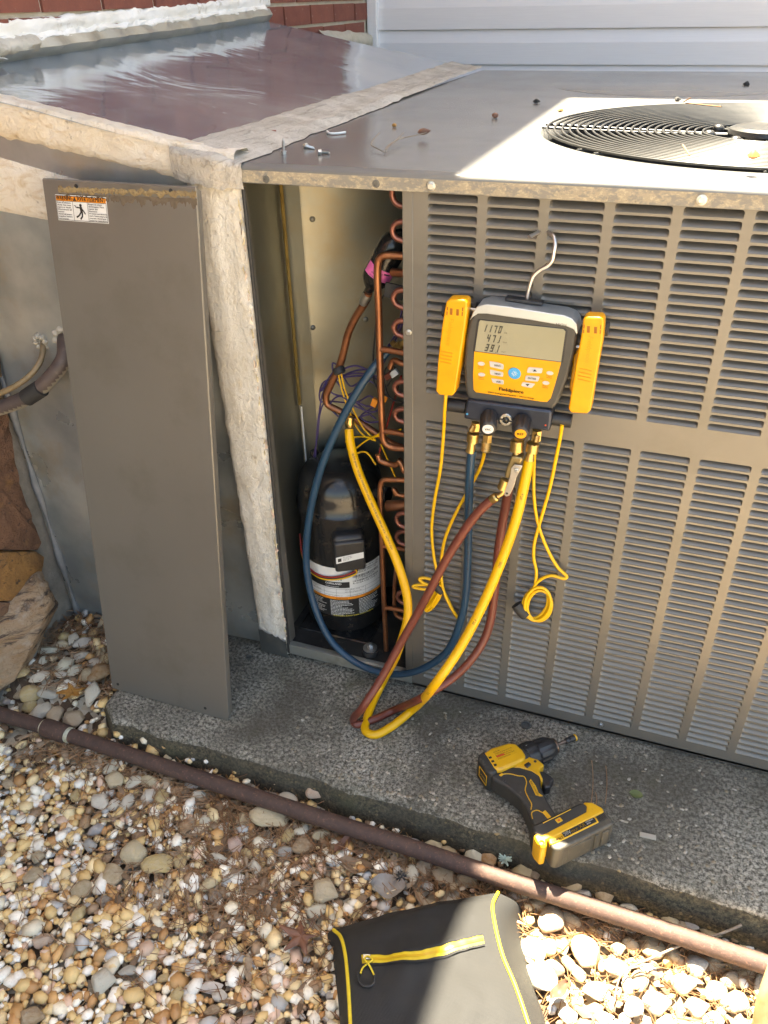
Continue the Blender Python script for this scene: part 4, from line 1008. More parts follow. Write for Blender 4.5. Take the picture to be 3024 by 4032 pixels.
# old gasket foam and dirt left along the top
a0, b0_ = cuv(225, 735); a1, b1_ = cuv(770, 755)
def resid(name, m, up, dn, seed, d):
    q = MB(); N2 = 110
    for k in range(N2 + 1):
        t = k / N2; u = a0 + (a1 - a0) * t; vm = b0_ + (b1_ - b0_) * t
        hi = up * (.55 + .8 * mnoise.noise((t * 30, seed, 0)) + .4 * mnoise.noise((t * 90, seed, 0))); lo = dn * (.6 + .8 * mnoise.noise((t * 22, seed, 5)) + .6 * mnoise.noise((t * 80, seed, 5)))
        q.v += [cf(u, vm + hi, d * .3), cf(u, vm + (hi - lo) / 2, d + .0005 * mnoise.noise((t * 70, 2, 2))), cf(u, vm - lo, d * .3)]
    for k in range(N2):
        for j in range(2): q.f.append((3 * k + j, 3 * k + 1 + j, 3 * k + 4 + j, 3 * k + 3 + j))
    return q.build(name, m, cover, smooth=80)
b0_ -= .012; b1_ -= .012
resid('dirt_smear', mk('grime', (.10, .075, .05), (.14, .11, .075), rough=.9, scale=90, bump=.5, bs=300), .002, .016, 3, .0008)
b0_ += .008; b1_ += .008
resid('foam_residue', mk('foam_old', (.30, .225, .11), (.21, .15, .075), rough=.95, scale=90, c3=(.12, .08, .05), s3=160, t3=(.55, .62), bump=.7, bs=300, bd=.002), .007, .008, 1, .0016)
# warning label
lc = [cuv(*q_) for q_ in ((214, 760), (414, 782), (428, 882), (227, 866))]
lu = sum(q_[0] for q_ in (lc[0], lc[3])) / 2; lr = sum(q_[0] for q_ in (lc[1], lc[2])) / 2; lt = (lc[0][1] + lc[1][1]) / 2; lbm = (lc[2][1] + lc[3][1]) / 2
LW, LH = lr - lu, lt - lbm
lf = lambda d: (lambda u, v: cf(lu + u, lbm + v, d))
def rect(q, f, u0, v0, u1, v1): q.add([f(u0, v0), f(u1, v0), f(u1, v1), f(u0, v1)], [(0, 1, 2, 3)])
q = MB(); rect(q, lf(.0006), 0, 0, LW, LH); lab = q.build('warning_label', 'label_white', cover)
q = MB(); rect(q, lf(.0009), .0015, LH * .76, LW - .0015, LH - .0015); q.build('warning_header', 'orange_print', lab)
q = MB(); f = lf(.0012)
for z_ in (LH * .755, .0012, LH - .002): rect(q, f, .001, z_, LW - .001, z_ + .0007)
for x_ in (.001, LW * .33, LW * .62, LW - .0018): rect(q, f, x_, .001, x_ + .0007, LH * .755)
rect(q, f, .001, LH * .75, .0017, LH - .001)
text_on(q, 'WARNING', f, .0075, .002, LH * .80, wmax=LW * .32, bold=.0003); text_on(q, 'AVERTISSEMENT', f, .0075, LW * .43, LH * .80, wmax=LW * .55, bold=.0003)
q.add([f(LW * .345, LH * .79), f(LW * .415, LH * .79), f(LW * .38, LH * .97)], [(0, 1, 2)])
for k, s_ in enumerate(('Risk of electric', 'shock. Can cause', 'injury or death.', 'Disconnect all', 'remote', 'electrical power', 'supplies before', 'servicing.')): text_on(q, s_, f, .0026, .003, LH * .67 - k * LH * .088, wmax=min(LW * .27, .0021 * len(s_)), bold=.00012)
for k, s_ in enumerate(('Risque de chocs', 'electriques. Peut', 'causer des', 'blessures', 'et meme entrainer la', 'mort. Interrompre, le', 'courant electrique', 'avant la reparation.')): text_on(q, s_, f, .0026, LW * .64, LH * .67 - k * LH * .088, wmax=min(LW * .34, .0019 * len(s_)), bold=.00012)
# falling figure struck by a bolt
def limb(pts, wd):
    for (xa, ya), (xb, yb) in zip(pts, pts[1:]):
        d = V((xb - xa, yb - ya, 0)); d.normalize(); nx_, ny_ = -d.y * wd, d.x * wd
        q.add([f(xa + nx_, ya + ny_), f(xb + nx_, yb + ny_), f(xb - nx_, yb - ny_), f(xa - nx_, ya - ny_)], [(0, 3, 2, 1)])
cx_ = LW * .475
q.add([f(cx_ + .001 + .0028 * math.cos(k * .785), LH * .63 + .0028 * math.sin(k * .785)) for k in range(8)], [tuple(range(8))])
limb([(cx_ + .001, LH * .57), (cx_ + .002, LH * .36)], .0026); limb([(cx_ + .001, LH * .53), (cx_ - .008, LH * .55)], .0011); limb([(cx_ + .002, LH * .53), (cx_ + .007, LH * .40), (cx_ + .0095, LH * .30)], .0011)
limb([(cx_ + .001, LH * .38), (cx_ - .004, LH * .24), (cx_ - .010, LH * .16)], .0014); limb([(cx_ + .003, LH * .38), (cx_ + .003, LH * .22), (cx_ - .002, LH * .09)], .0014); limb([(cx_ - .013, LH * .62), (cx_ - .009, LH * .60), (cx_ - .0105, LH * .56), (cx_ - .006, LH * .535)], .0005)
q.build('label_print', 'black_print', lab)

# ------------------------------------------------------------------ rusty pipe along the pad
pipe = thing('rusty_pipe', tuple(aZ(1000, 3140, -.06)), 'long rusty steel pipe with a coupling, lying along the concrete pad edge', 'pipe')
PZ = -.050
pp = [aZ(u, v, PZ) for u, v in ((-900, 2560), (0, 2812), (230, 2880), (1000, 3135), (1560, 3318), (2000, 3465), (2500, 3626), (3024, 3800), (3800, 4050))]
MB().tube(pp, .0165, seg=24, sub=4).build('tube', 'rusty_pipe', pipe, smooth=80)
d = (pp[3] - pp[1]).normalized(); pc = aZ(222, 2878, PZ)
MB().lathe([(.017, -.034), (.0205, -.033), (.0215, -.028), (.0215, .026), (.0205, .031), (.017, .032)], pc, d, seg=24).build('coupling', 'rusty_pipe', pipe, smooth=40)
MB().lathe([(.0168, .032), (.0178, .0325), (.0178, .041), (.0168, .042)], pc, d, seg=24).build('sealing_tape', 'lichen_tape' if 'lichen_tape' in MATS else mk('lichen_tape', (.52, .50, .38), (.38, .34, .22), rough=.7, scale=80), pipe, smooth=40)
MB().lathe([(.0168, -.038), (.0176, -.0375), (.0176, -.034)], pc, d, seg=24).build('sealing_tape', 'lichen_tape', pipe, smooth=40)
# ------------------------------------------------------------------ digital manifold gauge hanging from a louvre
def px_of(q):
    d = V(q) - CAM; z = d.dot(_fwd); return (IMW / 2 + FPX * d.dot(_right) / z, IMH / 2 - FPX * d.dot(_upv) / z)
G = lambda x, y, d=-.05: aY(1650 + x / 2.0738, 850 + y / 2.0738, d)
G8 = lambda x, y, d=-.05: aY(1550 + x / 2.0738, 1550 + y / 2.0738, d)
gauge = thing('manifold_gauge', tuple(G(740, 1500, -.03)), 'orange and charcoal digital manifold gauge with LCD readout hanging on the louvres', 'gauge')
def gp(pts, d0, d1, name, m, bevel=.002, parent=None, seg=3, fn=G):
    return MB().prism([fn(x, y, d0) for x, y in pts], (0, d1 - d0, 0)).build(name, m, parent or gauge, bevel=bevel, seg=seg)
body_o = [(405, 870), (440, 790), (475, 745), (545, 728), (700, 744), (860, 770), (1060, 802), (1180, 818), (1245, 842), (1283, 885), (1292, 950), (1270, 1100), (1215, 1330), (1135, 1530), (1085, 1588), (900, 1570), (600, 1532), (430, 1512), (388, 1475), (370, 1380), (365, 1200), (380, 1000)]
body = gp(body_o, -.050, -.014, 'body', 'charcoal', .006, seg=4)
gp([(412, 858), (440, 788), (475, 740), (545, 722), (700, 738), (860, 764), (1060, 796), (1180, 812), (1248, 838), (1288, 884), (1296, 950), (1288, 975), (1262, 930), (1200, 903), (1060, 878), (900, 850), (700, 822), (560, 802), (480, 800), (440, 826)], -.0525, -.010, 'silver_bumper', 'silver_plastic', .007, seg=5)
gp([(470, 700), (1180, 790), (1260, 880), (1120, 1480), (480, 1440), (400, 900)], -.012, -.003, 'back_plate', 'black_plastic', .002)
scr = [(500, 852), (1178, 925), (1196, 945), (1160, 1192), (455, 1104), (490, 868)]
cen = (820, 1020)
gp([(cen[0] + (x - cen[0]) * 1.045, cen[1] + (y - cen[1]) * 1.06) for x, y in scr], -.0506, -.049, 'screen_bezel', 'black_plastic', .0008)
screen = gp(scr, -.0512, -.0495, 'screen', 'lcd', .0004)
face = gp([(450, 1108), (1160, 1197), (1110, 1380), (1075, 1490), (1045, 1520), (1010, 1519), (465, 1442), (444, 1420), (440, 1300), (445, 1200)], -.0512, -.0495, 'face_plate', 'orange_plastic', .0005)
def S(u, v, d=-.0517):
    a = [(500, 855), (1192, 932), (1160, 1190), (458, 1104)]
    x = (a[0][0] * (1 - u) + a[1][0] * u) * (1 - v) + (a[3][0] * (1 - u) + a[2][0] * u) * v; y = (a[0][1] * (1 - u) + a[1][1] * u) * (1 - v) + (a[3][1] * (1 - u) + a[2][1] * u) * v
    return G(x, y, d)
SEGS = {'0': 'abcdef', '1': 'bc', '3': 'abgcd', '4': 'fgbc', '7': 'abc', '9': 'abcdfg'}
def seg7(q, ch, u0, v0, w, h):
    t = .026; sl = lambda v: (.016 * (1 - (v - v0) / h))
    R = {'a': (0, 0, w, t * 1.9), 'g': (0, h / 2 - t, w, h / 2 + t), 'd': (0, h - t * 1.9, w, h), 'f': (0, 0, t * .8, h / 2), 'b': (w - t * .8, 0, w, h / 2), 'e': (0, h / 2, t * .8, h), 'c': (w - t * .8, h / 2, w, h)}
    for s in SEGS[ch]:
        x0, y0, x1, y1 = R[s]; k = .004
        q.add([S(u0 + a + sl(v0 + b) - .02, v0 + b) for a, b in ((x0 + k, y0 + k), (x0 + k, y1 - k), (x1 - k, y1 - k), (x1 - k, y0 + k))], [(0, 1, 2, 3)])
q = MB()
for row, (txt, ur) in enumerate((('1170', .285), ('471', .285), ('391', .285))):
    v0 = .10 + .31 * row; u = ur
    for i, ch in enumerate(reversed(txt)):
        u -= .060 if i else .046
        seg7(q, ch, u, v0, .044, .245)
    dp = ur - .052; q.add([S(dp + a, v0 + .225 + b) for a, b in ((0, 0), (0, .025), (.010, .025), (.010, 0))], [(0, 1, 2, 3)])
qf = lambda u, v: S(.30 + u * 25, 0) 
for row, s_ in enumerate(('psig', 'VSAT', 'VSAT')):
    o_ = S(.298, .32 + .31 * row, -.0517); text_on(q, s_.lower() if row == 0 else s_, quad_fn(o_, (1, 0, -.01), (0, 0, 1)), .0022)
q.build('readout', mk('lcd_ink', (.07, .068, .05), rough=.4), screen)
gx1 = (G(1160, 1195) - G(450, 1105)).normalized(); gz1 = V((0, 0, 1)) - gx1 * gx1.z; gz1.normalize()
def gtext(q, s_, x, y, h, wmax=None, align='c', bold=0, d=-.0522):
    text_on(q, s_, quad_fn(G(x, y, d), gx1, gz1), h, 0, 0, wmax, align, bold=bold)
px = .000204
q = MB(); gtext(q, 'Fieldpiece', 752, 1440, .0062, 200 * px, bold=.0003); gtext(q, 'SMAN Refrigerant Manifold + Micron Gauge', 748, 1470, .0026, 380 * px, bold=.0001)
for (x, y, s1, s2) in ((503, 1235, 'WIRELESS', 'ON - OFF'), (507, 1322, 'ZERO', 'WEIGHT'), (1062, 1311, 'TEST', 'TIGHTNESS'), (1028, 1391, 'ZERO', 'PRESSURE')): gtext(q, s1, x, y + 2, .0016, 46 * px); gtext(q, s2, x, y + 15, .0016, 46 * px)
gtext(q, 'ALARM', 1000, 1335, .0014, 30 * px); q.build('face_print', 'black_print', face)
for name, pts, txt in (('button', [(574, 1188), (640, 1198), (684, 1212), (690, 1222), (688, 1252), (682, 1256), (586, 1235), (578, 1228)], 'MENU'), ('button', [(578, 1256), (682, 1278), (687, 1284), (685, 1312), (680, 1315), (590, 1300), (580, 1293)], 'VIEW'), ('button', [(590, 1326), (684, 1342), (690, 1348), (690, 1374), (684, 1377), (606, 1364), (598, 1356)], 'AIR'),
                        ('button', [(900, 1236), (1003, 1245), (1009, 1252), (1002, 1282), (995, 1286), (885, 1282), (880, 1274), (888, 1245)], '^'), ('button', [(878, 1305), (976, 1312), (983, 1318), (972, 1350), (966, 1354), (870, 1345), (864, 1338), (870, 1310)], 'ENTER'), ('button', [(850, 1358), (940, 1370), (945, 1376), (922, 1402), (914, 1406), (842, 1392), (834, 1384), (842, 1364)], 'v')):
    o = gp(pts, -.0522, -.0505, name, 'grey_button', .0004, face); c = (sum(p_[0] for p_ in pts) / len(pts), sum(p_[1] for p_ in pts) / len(pts)); q = MB()
    if txt in '^v':
        s_ = 1 if txt == '^' else -1; q.add([G(c[0] - 18, c[1] + 7 * s_, -.0525), G(c[0] + 18, c[1] + 9 * s_, -.0525), G(c[0], c[1] - 9 * s_, -.0525)], [(0, 1, 2)])
    else: gtext(q, txt, c[0], c[1] + 7, .0032, 13 * len(txt) * px, bold=.0001, d=-.0525)
    q.build('button_print', 'black_print', face)
for x, y in ((507, 1208), (510, 1297), (1068, 1285), (1035, 1365)): gp([(x + 29 * math.cos(k * .5236), y + 3 * math.cos(k * .5236) + 16 * math.sin(k * .5236)) for k in range(12)], -.0520, -.0505, 'small_button', 'grey_button', .0004, face)
bo = gp([(778 + 52 * math.cos(k * .262), 1288 + 6 * math.cos(k * .262) + 46 * math.sin(k * .262)) for k in range(24)], -.0528, -.0505, 'power_button', 'blue_button', .0008, face)
q = MB(); q.tube([G(778 + 13 * math.cos(a), 1288 + 12 * math.sin(a), -.0531) for a in [-1.0 + .44 * k for k in range(12)]], .0004, seg=5, sub=1); q.tube([G(778, 1272, -.0531), G(778, 1288, -.0531)], .0004, seg=5, sub=1)
for k in range(10): a = k * .628; q.tube([G(778 + 19 * math.cos(a), 1288 + 18 * math.sin(a), -.0531), G(778 + 24 * math.cos(a), 1288 + 23 * math.sin(a), -.0531)], .0004, seg=5, sub=1)
q.build('power_mark', 'white_print', bo)
q = MB(); gtext(q, 'LOW', 550, 828, .004, 62 * px, d=-.0527); gtext(q, 'HIGH', 1160, 898, .004, 74 * px, d=-.0527); q.build('port_print', 'charcoal', gauge)
# manifold block, side stubs, valve knobs, sight glass
gp([(390, 1503), (1085, 1594), (1078, 1690), (1066, 1764), (720, 1715), (362, 1660), (372, 1600)], -.058, -.018, 'manifold_block', 'anodized', .004, seg=3)
for (xa, ya, xb, yb) in ((228, 1537, 385, 1560), (1082, 1650, 1246, 1675)):
    a, b = G(xa, ya, -.034), G(xb, yb, -.034); MB().lathe([(.0105, 0), (.0118, .001), (.0118, (b - a).length), (.0105, (b - a).length)], a, b - a, seg=20).build('side_stub', 'black_plastic', gauge, smooth=40)
q = MB(); q.add([G(393 + 9 * math.cos(k * .785), 1618 + 9 * math.sin(k * .785), -.0584) for k in range(8)], [tuple(range(7, -1, -1))]); q.build('low_dot', 'blue_button', gauge)
q = MB(); q.add([G(1033 + 8 * math.cos(k * .785), 1710 + 8 * math.sin(k * .785), -.0584) for k in range(8)], [tuple(range(7, -1, -1))]); q.build('high_dot', 'red_print', gauge)
def knob(bx, by, ex, ey, txt, ring):
    a, b = G(bx, by, -.056), G(ex, ey, -.092); ax = (b - a); L = ax.length; n = ax.normalized(); s = n.orthogonal().normalized(); t2 = n.cross(s); q = MB(); rings = []
    for h, r, rib in ((-.004, .011, 0), (.001, .0132, .0), (.004, .0142, .0012), (L - .012, .0140, .0012), (L - .004, .0136, .0006), (L - .001, .0128, 0), (L, .0112, 0)):
        rings.append([a + n * h + (s * math.cos(k * math.pi / 24) + t2 * math.sin(k * math.pi / 24)) * (r + rib * (1 if (k % 8) in (0, 1, 2, 3, 4) else -1)) for k in range(48)])
    q.loft(rings); kb = q.build('valve_knob', 'black_plastic', gauge, smooth=35)
    cap = MB().lathe([(.0094, -.001), (.0094, .0005), (.0, .0006)], b, n, seg=24).build('knob_disc', ring, kb, smooth=30)
    q = MB(); e = (V((1, 0, 0)) - n * n.x).normalized(); u_ = n.cross(e); u_ = u_ if u_.z > 0 else -u_
    text_on(q, txt, quad_fn(b + n * .0010 - u_ * .0022, e, u_), .0046, 0, 0, .0105, 'c', bold=.0002); q.build('knob_print', 'black_print', kb)
knob(575, 1628, 563, 1742, 'VAC', 'label_white'); knob(843, 1665, 829, 1780, 'REF', 'orange_plastic')
p = G(712, 1660, -.058); MB().lathe([(.0108, 0), (.0108, .003), (.0098, .004), (.0062, .004), (.0055, .002)], p, (0, -1, .05), seg=28).build('sight_glass', mk('nickel', (.66, .62, .52), (.5, .46, .38), rough=.25, metal=.8, scale=60), gauge, smooth=40)
MB().lathe([(.0056, .0), (.0056, .0025), (.003, .0045), (0, .005)], p, (0, -1, .05), seg=20).build('sight_lens', mk('lens', (.03, .028, .02), rough=.06), gauge, smooth=60)
MB().obox(p + V((0, -.0042, 0)), V((.0112, 0, -.0012)), V((0, .0004, 0)), V((.0001, 0, .0011))).build('glass_slot', 'black_plastic', gauge)
def fitting(name, pa, pb, prof, m='brass', parent=None, seg=20, knurl=False):
    a, b = pa, pb; L = (b - a).length; pr = [(r, h * L) for r, h in prof]
    if not knurl: return MB().lathe(pr, a, b - a, seg=seg).build(name, m, parent or gauge, smooth=35)
    n = (b - a).normalized(); s = n.orthogonal().normalized(); t2 = n.cross(s); q = MB(); rings = []; K = 40; M_ = 9
    rings.append([a + (s * math.cos(2 * math.pi * k / K) + t2 * math.sin(2 * math.pi * k / K)) * pr[0][0] * .8 for k in range(K)])
    for j in range(M_ + 1):
        rings.append([a + n * L * (.04 + .92 * j / M_) + (s * math.cos(2 * math.pi * k / K) + t2 * math.sin(2 * math.pi * k / K)) * (pr[0][0] + .0007 * (1 if (k + 2 * j) % 4 < 2 else -1)) for k in range(K)])
    rings.append([b + (s * math.cos(2 * math.pi * k / K) + t2 * math.sin(2 * math.pi * k / K)) * pr[0][0] * .75 for k in range(K)])
    q.loft(rings); return q.build(name, m, parent or gauge, smooth=40)
thr = lambda r: [(r * .8, 0)] + [(r * (1 if k % 2 else .86), .08 + .84 * k / 10) for k in range(11)] + [(r * .7, 1)]
fitting('port_stem', G8(672, 235, -.05), G8(660, 300, -.052), [(.0085, 0), (.0085, 1)], seg=6); fitting('port_thread', G8(655, 262, -.062), G8(630, 312, -.066), thr(.0052)); 
fitting('port_stem', G8(768, 330, -.05), G8(762, 392, -.05), [(.0085, 0), (.0085, 1)], seg=6); fitting('flare_thread', G8(760, 385, -.05), G8(750, 478, -.052), thr(.0088))
fitting('port_stem', G8(1170, 300, -.05), G8(1160, 380, -.052), [(.0085, 0), (.0085, 1)], seg=6); fitting('port_thread', G8(1172, 340, -.062), G8(1160, 398, -.066), thr(.0056))
fitting('port_stem', G8(1028, 345, -.05), G8(1016, 388, -.05), [(.0085, 0), (.0085, 1)], seg=6)
# hook through a louvre
MB().tube([G(880, 722, -.02), G(886, 650, -.022), G(905, 565, -.024), G(935, 490, -.024), G(990, 440, -.024), G(1048, 410, -.024), G(1085, 368, -.024), G(1100, 300, -.023), G(1111, 225, -.02), G(1098, 168, -.014), G(1072, 143, -.006), G(1040, 128, .006), G(990, 128, .006), G(962, 140, -.006), G(900, 172, -.022)], .0031, seg=12, sub=8).build('hanging_hook', 'steel', gauge, smooth=80)
gp([(700, 668), (1010, 712), (1005, 740), (700, 700)], -.03, -.012, 'hook_saddle', 'black_plastic', .002)

# ------------------------------------------------------------------ the two pipe clamps parked on the gauge's sides, with their cables
def clamp(front, back, knobp, rodp, lab, slots, txt, cables, velcro, cab_loops):
    c = thing('temperature_clamp', tuple(G(*front[5], -.05)), lab, 'pipe clamp', 'pipe clamps parked on the gauge')
    jaw = gp(front, -.062, -.036, 'front_jaw', 'orange_plastic', .0045, c, 4)
    gp(back, -.034, -.016, 'rear_jaw', 'orange_plastic', .004, c, 3)
    for s in slots: gp(s, -.0624, -.058, 'vent_slot', 'orange_dark' if 'orange_dark' in MATS else mk('orange_dark', (.30, .10, .004), rough=.6), .0002, c)
    a, b = G(*knobp[0], -.03), G(*knobp[1], -.03); MB().lathe([(.0095, 0), (.011, .001), (.011, (b - a).length * .6), (.004, (b - a).length)], a, b - a, seg=20).build('parking_knob', 'black_rubber', c, smooth=40)
    a, b = G(*rodp[0], -.03), G(*rodp[1], -.03); MB().lathe([(.0028, 0), (.0028, (b - a).length)], a, b - a, seg=12).build('pivot_pin', 'steel', c, smooth=60)
    p0, p1 = G(*txt[0], -.0623), G(*txt[1], -.0623); e1_ = (p1 - p0).normalized(); e2_ = V((0, -1, 0)).cross(e1_); e2_ = e2_ if e2_.x > 0 else -e2_
    q = MB(); text_on(q, 'Fieldpiece', lambda u, v: p0 + e1_ * u + e2_ * v * 1.0 + V((0, -.0001, 0)), .0075, 0, -.003, (p1 - p0).length); q.build('moulded_name', 'orange_emboss' if 'orange_emboss' in MATS else mk('orange_emboss', (.66, .28, .006), rough=.3), c)
    for k in range(4):
        p2 = p1 + (p1 - p0).normalized() * (.012 + .006 * k) ; MB().obox(p2 + V((-.001, 0, 0)), V((.010, 0, -.001)), V((0, .0006, 0)), V((0, 0, .0009))).build('grip_ridge', 'orange_emboss', c)
    for pts in cables: MB().tube([aY(*q_) for q_ in pts], .0032, seg=8, sub=8).build('cable', 'yellow_cable', c, smooth=80)
    for (u, v, y, ru, rv, an, dd) in cab_loops:
        P = []
        for k in range(20):
            a = 2 * math.pi * k / 20; x_, y_ = ru * math.cos(a), rv * math.sin(a)
            P.append(aY(u + x_ * math.cos(an) - y_ * math.sin(an), v + x_ * math.sin(an) + y_ * math.cos(an), y + dd * math.cos(a + 1)))
        MB().tube(P, .0032, seg=8, sub=3, closed=True).build('cable_coil', 'yellow_cable', c, smooth=80)
    a, b, r_ = velcro; a, b = aY(*a), aY(*b); MB().tube([a, (a + b) / 2 + V((0, -.002, 0)), b], r_, seg=14, sub=4).build('cable_tie', 'black_rubber', c, smooth=70)
sl = lambda x, y, w, h: [(x, y), (x + w, y + w * .08), (x + w - 2, y + h + w * .08), (x - 2, y + h)]
clamp([(222, 700), (248, 683), (372, 687), (394, 705), (390, 790), (375, 900), (332, 1200), (296, 1440), (270, 1472), (163, 1464), (136, 1432), (152, 1200), (186, 900), (205, 790)],
      [(372, 850), (360, 1180), (330, 1290), (312, 1312), (295, 1300), (330, 1000)], ((196, 770), (236, 772)), ((380, 756), (470, 768)),
      'orange jaw clamp left of the gauge, yellow cable bunched by a tie', [sl(228, 742, 10, 30), sl(224, 780, 10, 30), sl(252, 755, 22, 52), sl(304, 762, 22, 52), sl(352, 748, 10, 32), sl(348, 786, 10, 32)], ((262, 840), (236, 1060)),
      [[(1757, 1545, -.05), (1752, 1600, -.048), (1747, 1700, -.03), (1735, 1840, -.02), (1710, 1980, -.014), (1700, 2090, -.012), (1710, 2200, -.012), (1730, 2290, -.014)],
       [(1912, 1760, -.03), (1895, 1830, -.016), (1850, 1920, -.012), (1790, 2030, -.012), (1750, 2130, -.012), (1736, 2240, -.014), (1748, 2330, -.016), (1778, 2395, -.016), (1805, 2436, -.012), (1797, 2428, -.010), (1768, 2370, -.010), (1748, 2330, -.012), (1730, 2300, -.016)]],
      ((1712, 2298, -.016), (1738, 2330, -.014), .0085), [(1680, 2312, -.018, 54, 9, .05, .004), (1690, 2292, -.014, 40, 12, .3, .004), (1700, 2362, -.020, 46, 9, -.98, .004), (1706, 2366, -.014, 48, 14, -.95, .004), (1714, 2352, -.018, 36, 10, -1.1, .003), (1696, 2356, -.016, 52, 12, -.9, .003)])
clamp([(1338, 845), (1366, 824), (1490, 828), (1510, 852), (1502, 1000), (1458, 1250), (1402, 1590), (1372, 1618), (1242, 1610), (1218, 1580), (1240, 1450), (1290, 1150), (1328, 950)],
      [(1345, 1000), (1300, 1300), (1262, 1440), (1240, 1445), (1228, 1410), (1262, 1150)], ((1552, 925), (1500, 920)), ((1270, 1065), (1330, 1072)),
      'orange jaw clamp right of the gauge, yellow cable in a round coil', [sl(1344, 888, 10, 32), sl(1340, 928, 10, 30), sl(1372, 900, 24, 54), sl(1430, 906, 24, 54), sl(1480, 892, 9, 34), sl(1476, 932, 9, 32)], ((1400, 985), (1372, 1200)),
      [[(2213, 1672, -.045), (2206, 1720, -.035), (2190, 1800, -.022), (2165, 1920, -.014), (2128, 2050, -.012), (2104, 2140, -.012), (2102, 2200, -.012), (2112, 2250, -.013), (2106, 2310, -.016)],
       [(2106, 1770, -.03), (2102, 1850, -.016), (2103, 1960, -.014), (2118, 2060, -.012), (2150, 2150, -.012), (2195, 2232, -.012), (2232, 2272, -.012), (2222, 2278, -.014), (2170, 2266, -.014), (2120, 2288, -.016), (2090, 2340, -.018), (2074, 2400, -.02)]],
      ((2034, 2380, -.022), (2068, 2420, -.022), .0115), [(2117, 2378, -.022, 50, 66, .25, .004), (2120, 2382, -.018, 42, 60, .35, .004), (2108, 2374, -.016, 46, 64, .45, .005), (2124, 2385, -.02, 48, 60, .15, .004)])

# ------------------------------------------------------------------ charging hoses
def along(P, n=400):
    S_ = spline(P, 12); L = [0]
    for a, b in zip(S_, S_[1:]): L.append(L[-1] + (b - a).length)
    return S_, L
def hose(name, loc, label, pts, r, m):
    P = [aY(*q_) if len(q_) == 3 else aZ(q_[0], q_[1], q_[3]) for q_ in pts]
    h = thing(name, tuple(P[loc]), label, 'hose'); MB().tube(P, r, seg=16, sub=12).build('tube', m, h, smooth=80); return h, P
def hose_print(h, P, r, s0, txt, hgt, m, flip=1, name='hose_print'):
    S_, L = along(P); fr = frames(S_); q = MB()
    def f(u, v):
        s = s0 + u * flip; import bisect
        i = min(max(bisect.bisect(L, s) - 1, 0), len(S_) - 2); k = (s - L[i]) / max(1e-9, L[i + 1] - L[i]); c = S_[i].lerp(S_[i + 1], k); t = (S_[i + 1] - S_[i]).normalized()
        to = (CAM - c); to = (to - t * to.dot(t)).normalized(); sd = t.cross(to) * flip
        a = v / r; return c + (to * math.cos(a) + sd * math.sin(a)) * (r + .0003)
    text_on(q, txt, f, hgt, 0, -hgt / 2); return q.build(name, m, h)
HR = .0080
bh, bP = hose('blue_hose', 8, 'blue charging hose looping from the gauge into the open service bay',
    [(1857, 1772, -.05), (1851, 1850, -.045), (1845, 2000, -.030), (1841, 2200, -.022), (1835, 2330, -.020), (1815, 2440, -.022), (1763, 2560, -.026), (1690, 2620, -.03), (1600, 2652, -.028), (1500, 2648, -.02), (1400, 2608, -.01), (1310, 2530, .002), (1243, 2400, .015), (1207, 2230, .028), (1216, 2050, .035), (1262, 1850, .042), (1332, 1680, .05), (1420, 1520, .06), (1500, 1412, .075), (1540, 1372, .085)], HR, 'blue_hose')
fitting('swivel_nut', G8(652, 318, -.054), G8(643, 394, -.054), [(.0098, 0)], parent=bh, knurl=True); fitting('ferrule', G8(640, 392, -.053), G8(628, 470, -.051), [(.0055, 0), (.0060, .1), (.0078, .75), (.0085, 1)], parent=bh)
fitting('swivel_nut', aY(1548, 1366, .087), aY(1562, 1352, .09), [(.0095, 0)], parent=bh, knurl=True)
hose_print(bh, bP, HR, .06, 'JB Just Better - KOBRA CHARGING HOSE - 4000 PSI BURST 800 PSI W.P. - Made in USA', .0042, 'black_print')
yh, yP = hose('yellow_hose', 10, 'yellow charging hose looping over the pad and up past the compressor',
    [(2083, 1812, -.052), (2072, 1870, -.056), (2030, 2050, -.072), (1962, 2240, -.092), (1880, 2425, -.12), (1800, 2570, -.15), (1715, 2692, -.18), (1620, 2798, 0, .012 + .015), (1540, 2862, 0, .010), (1475, 2893, 0, .0085), (1440, 2878, 0, .0085), (1452, 2806, 0, .010), (1500, 2700, 0, .025), (1566, 2565, -.075), (1603, 2440, -.05), (1604, 2360, -.035), (1575, 2245, -.02), (1525, 2120, .0), (1462, 1980, .025), (1403, 1835, .05), (1378, 1735, .07), (1374, 1690, .08)], .0093, 'yellow_hose')
fitting('swivel_nut', G8(1140, 400, -.054), G8(1128, 476, -.054), [(.0104, 0)], parent=yh, knurl=True); fitting('ferrule', G8(1122, 468, -.053), G8(1106, 545, -.052), [(.0055, 0), (.0060, .1), (.0078, .75), (.0085, 1)], parent=yh)
_S, _L = along(yP); 
hose_print(yh, yP, .0093, _L[-1] - .05, 'JB Just Better - KOBRA CHARGING HOSE - 4000 PSI BURST 800 PSI W.P. - Made in USA', .0040, 'black_print', -1)
for s_ in (.06, .33, .52): hose_print(yh, yP, .0093, s_, '6.70', .0048, 'black_print')
hose_print(yh, yP, .0093, .20, '2001', .0048, 'black_print')
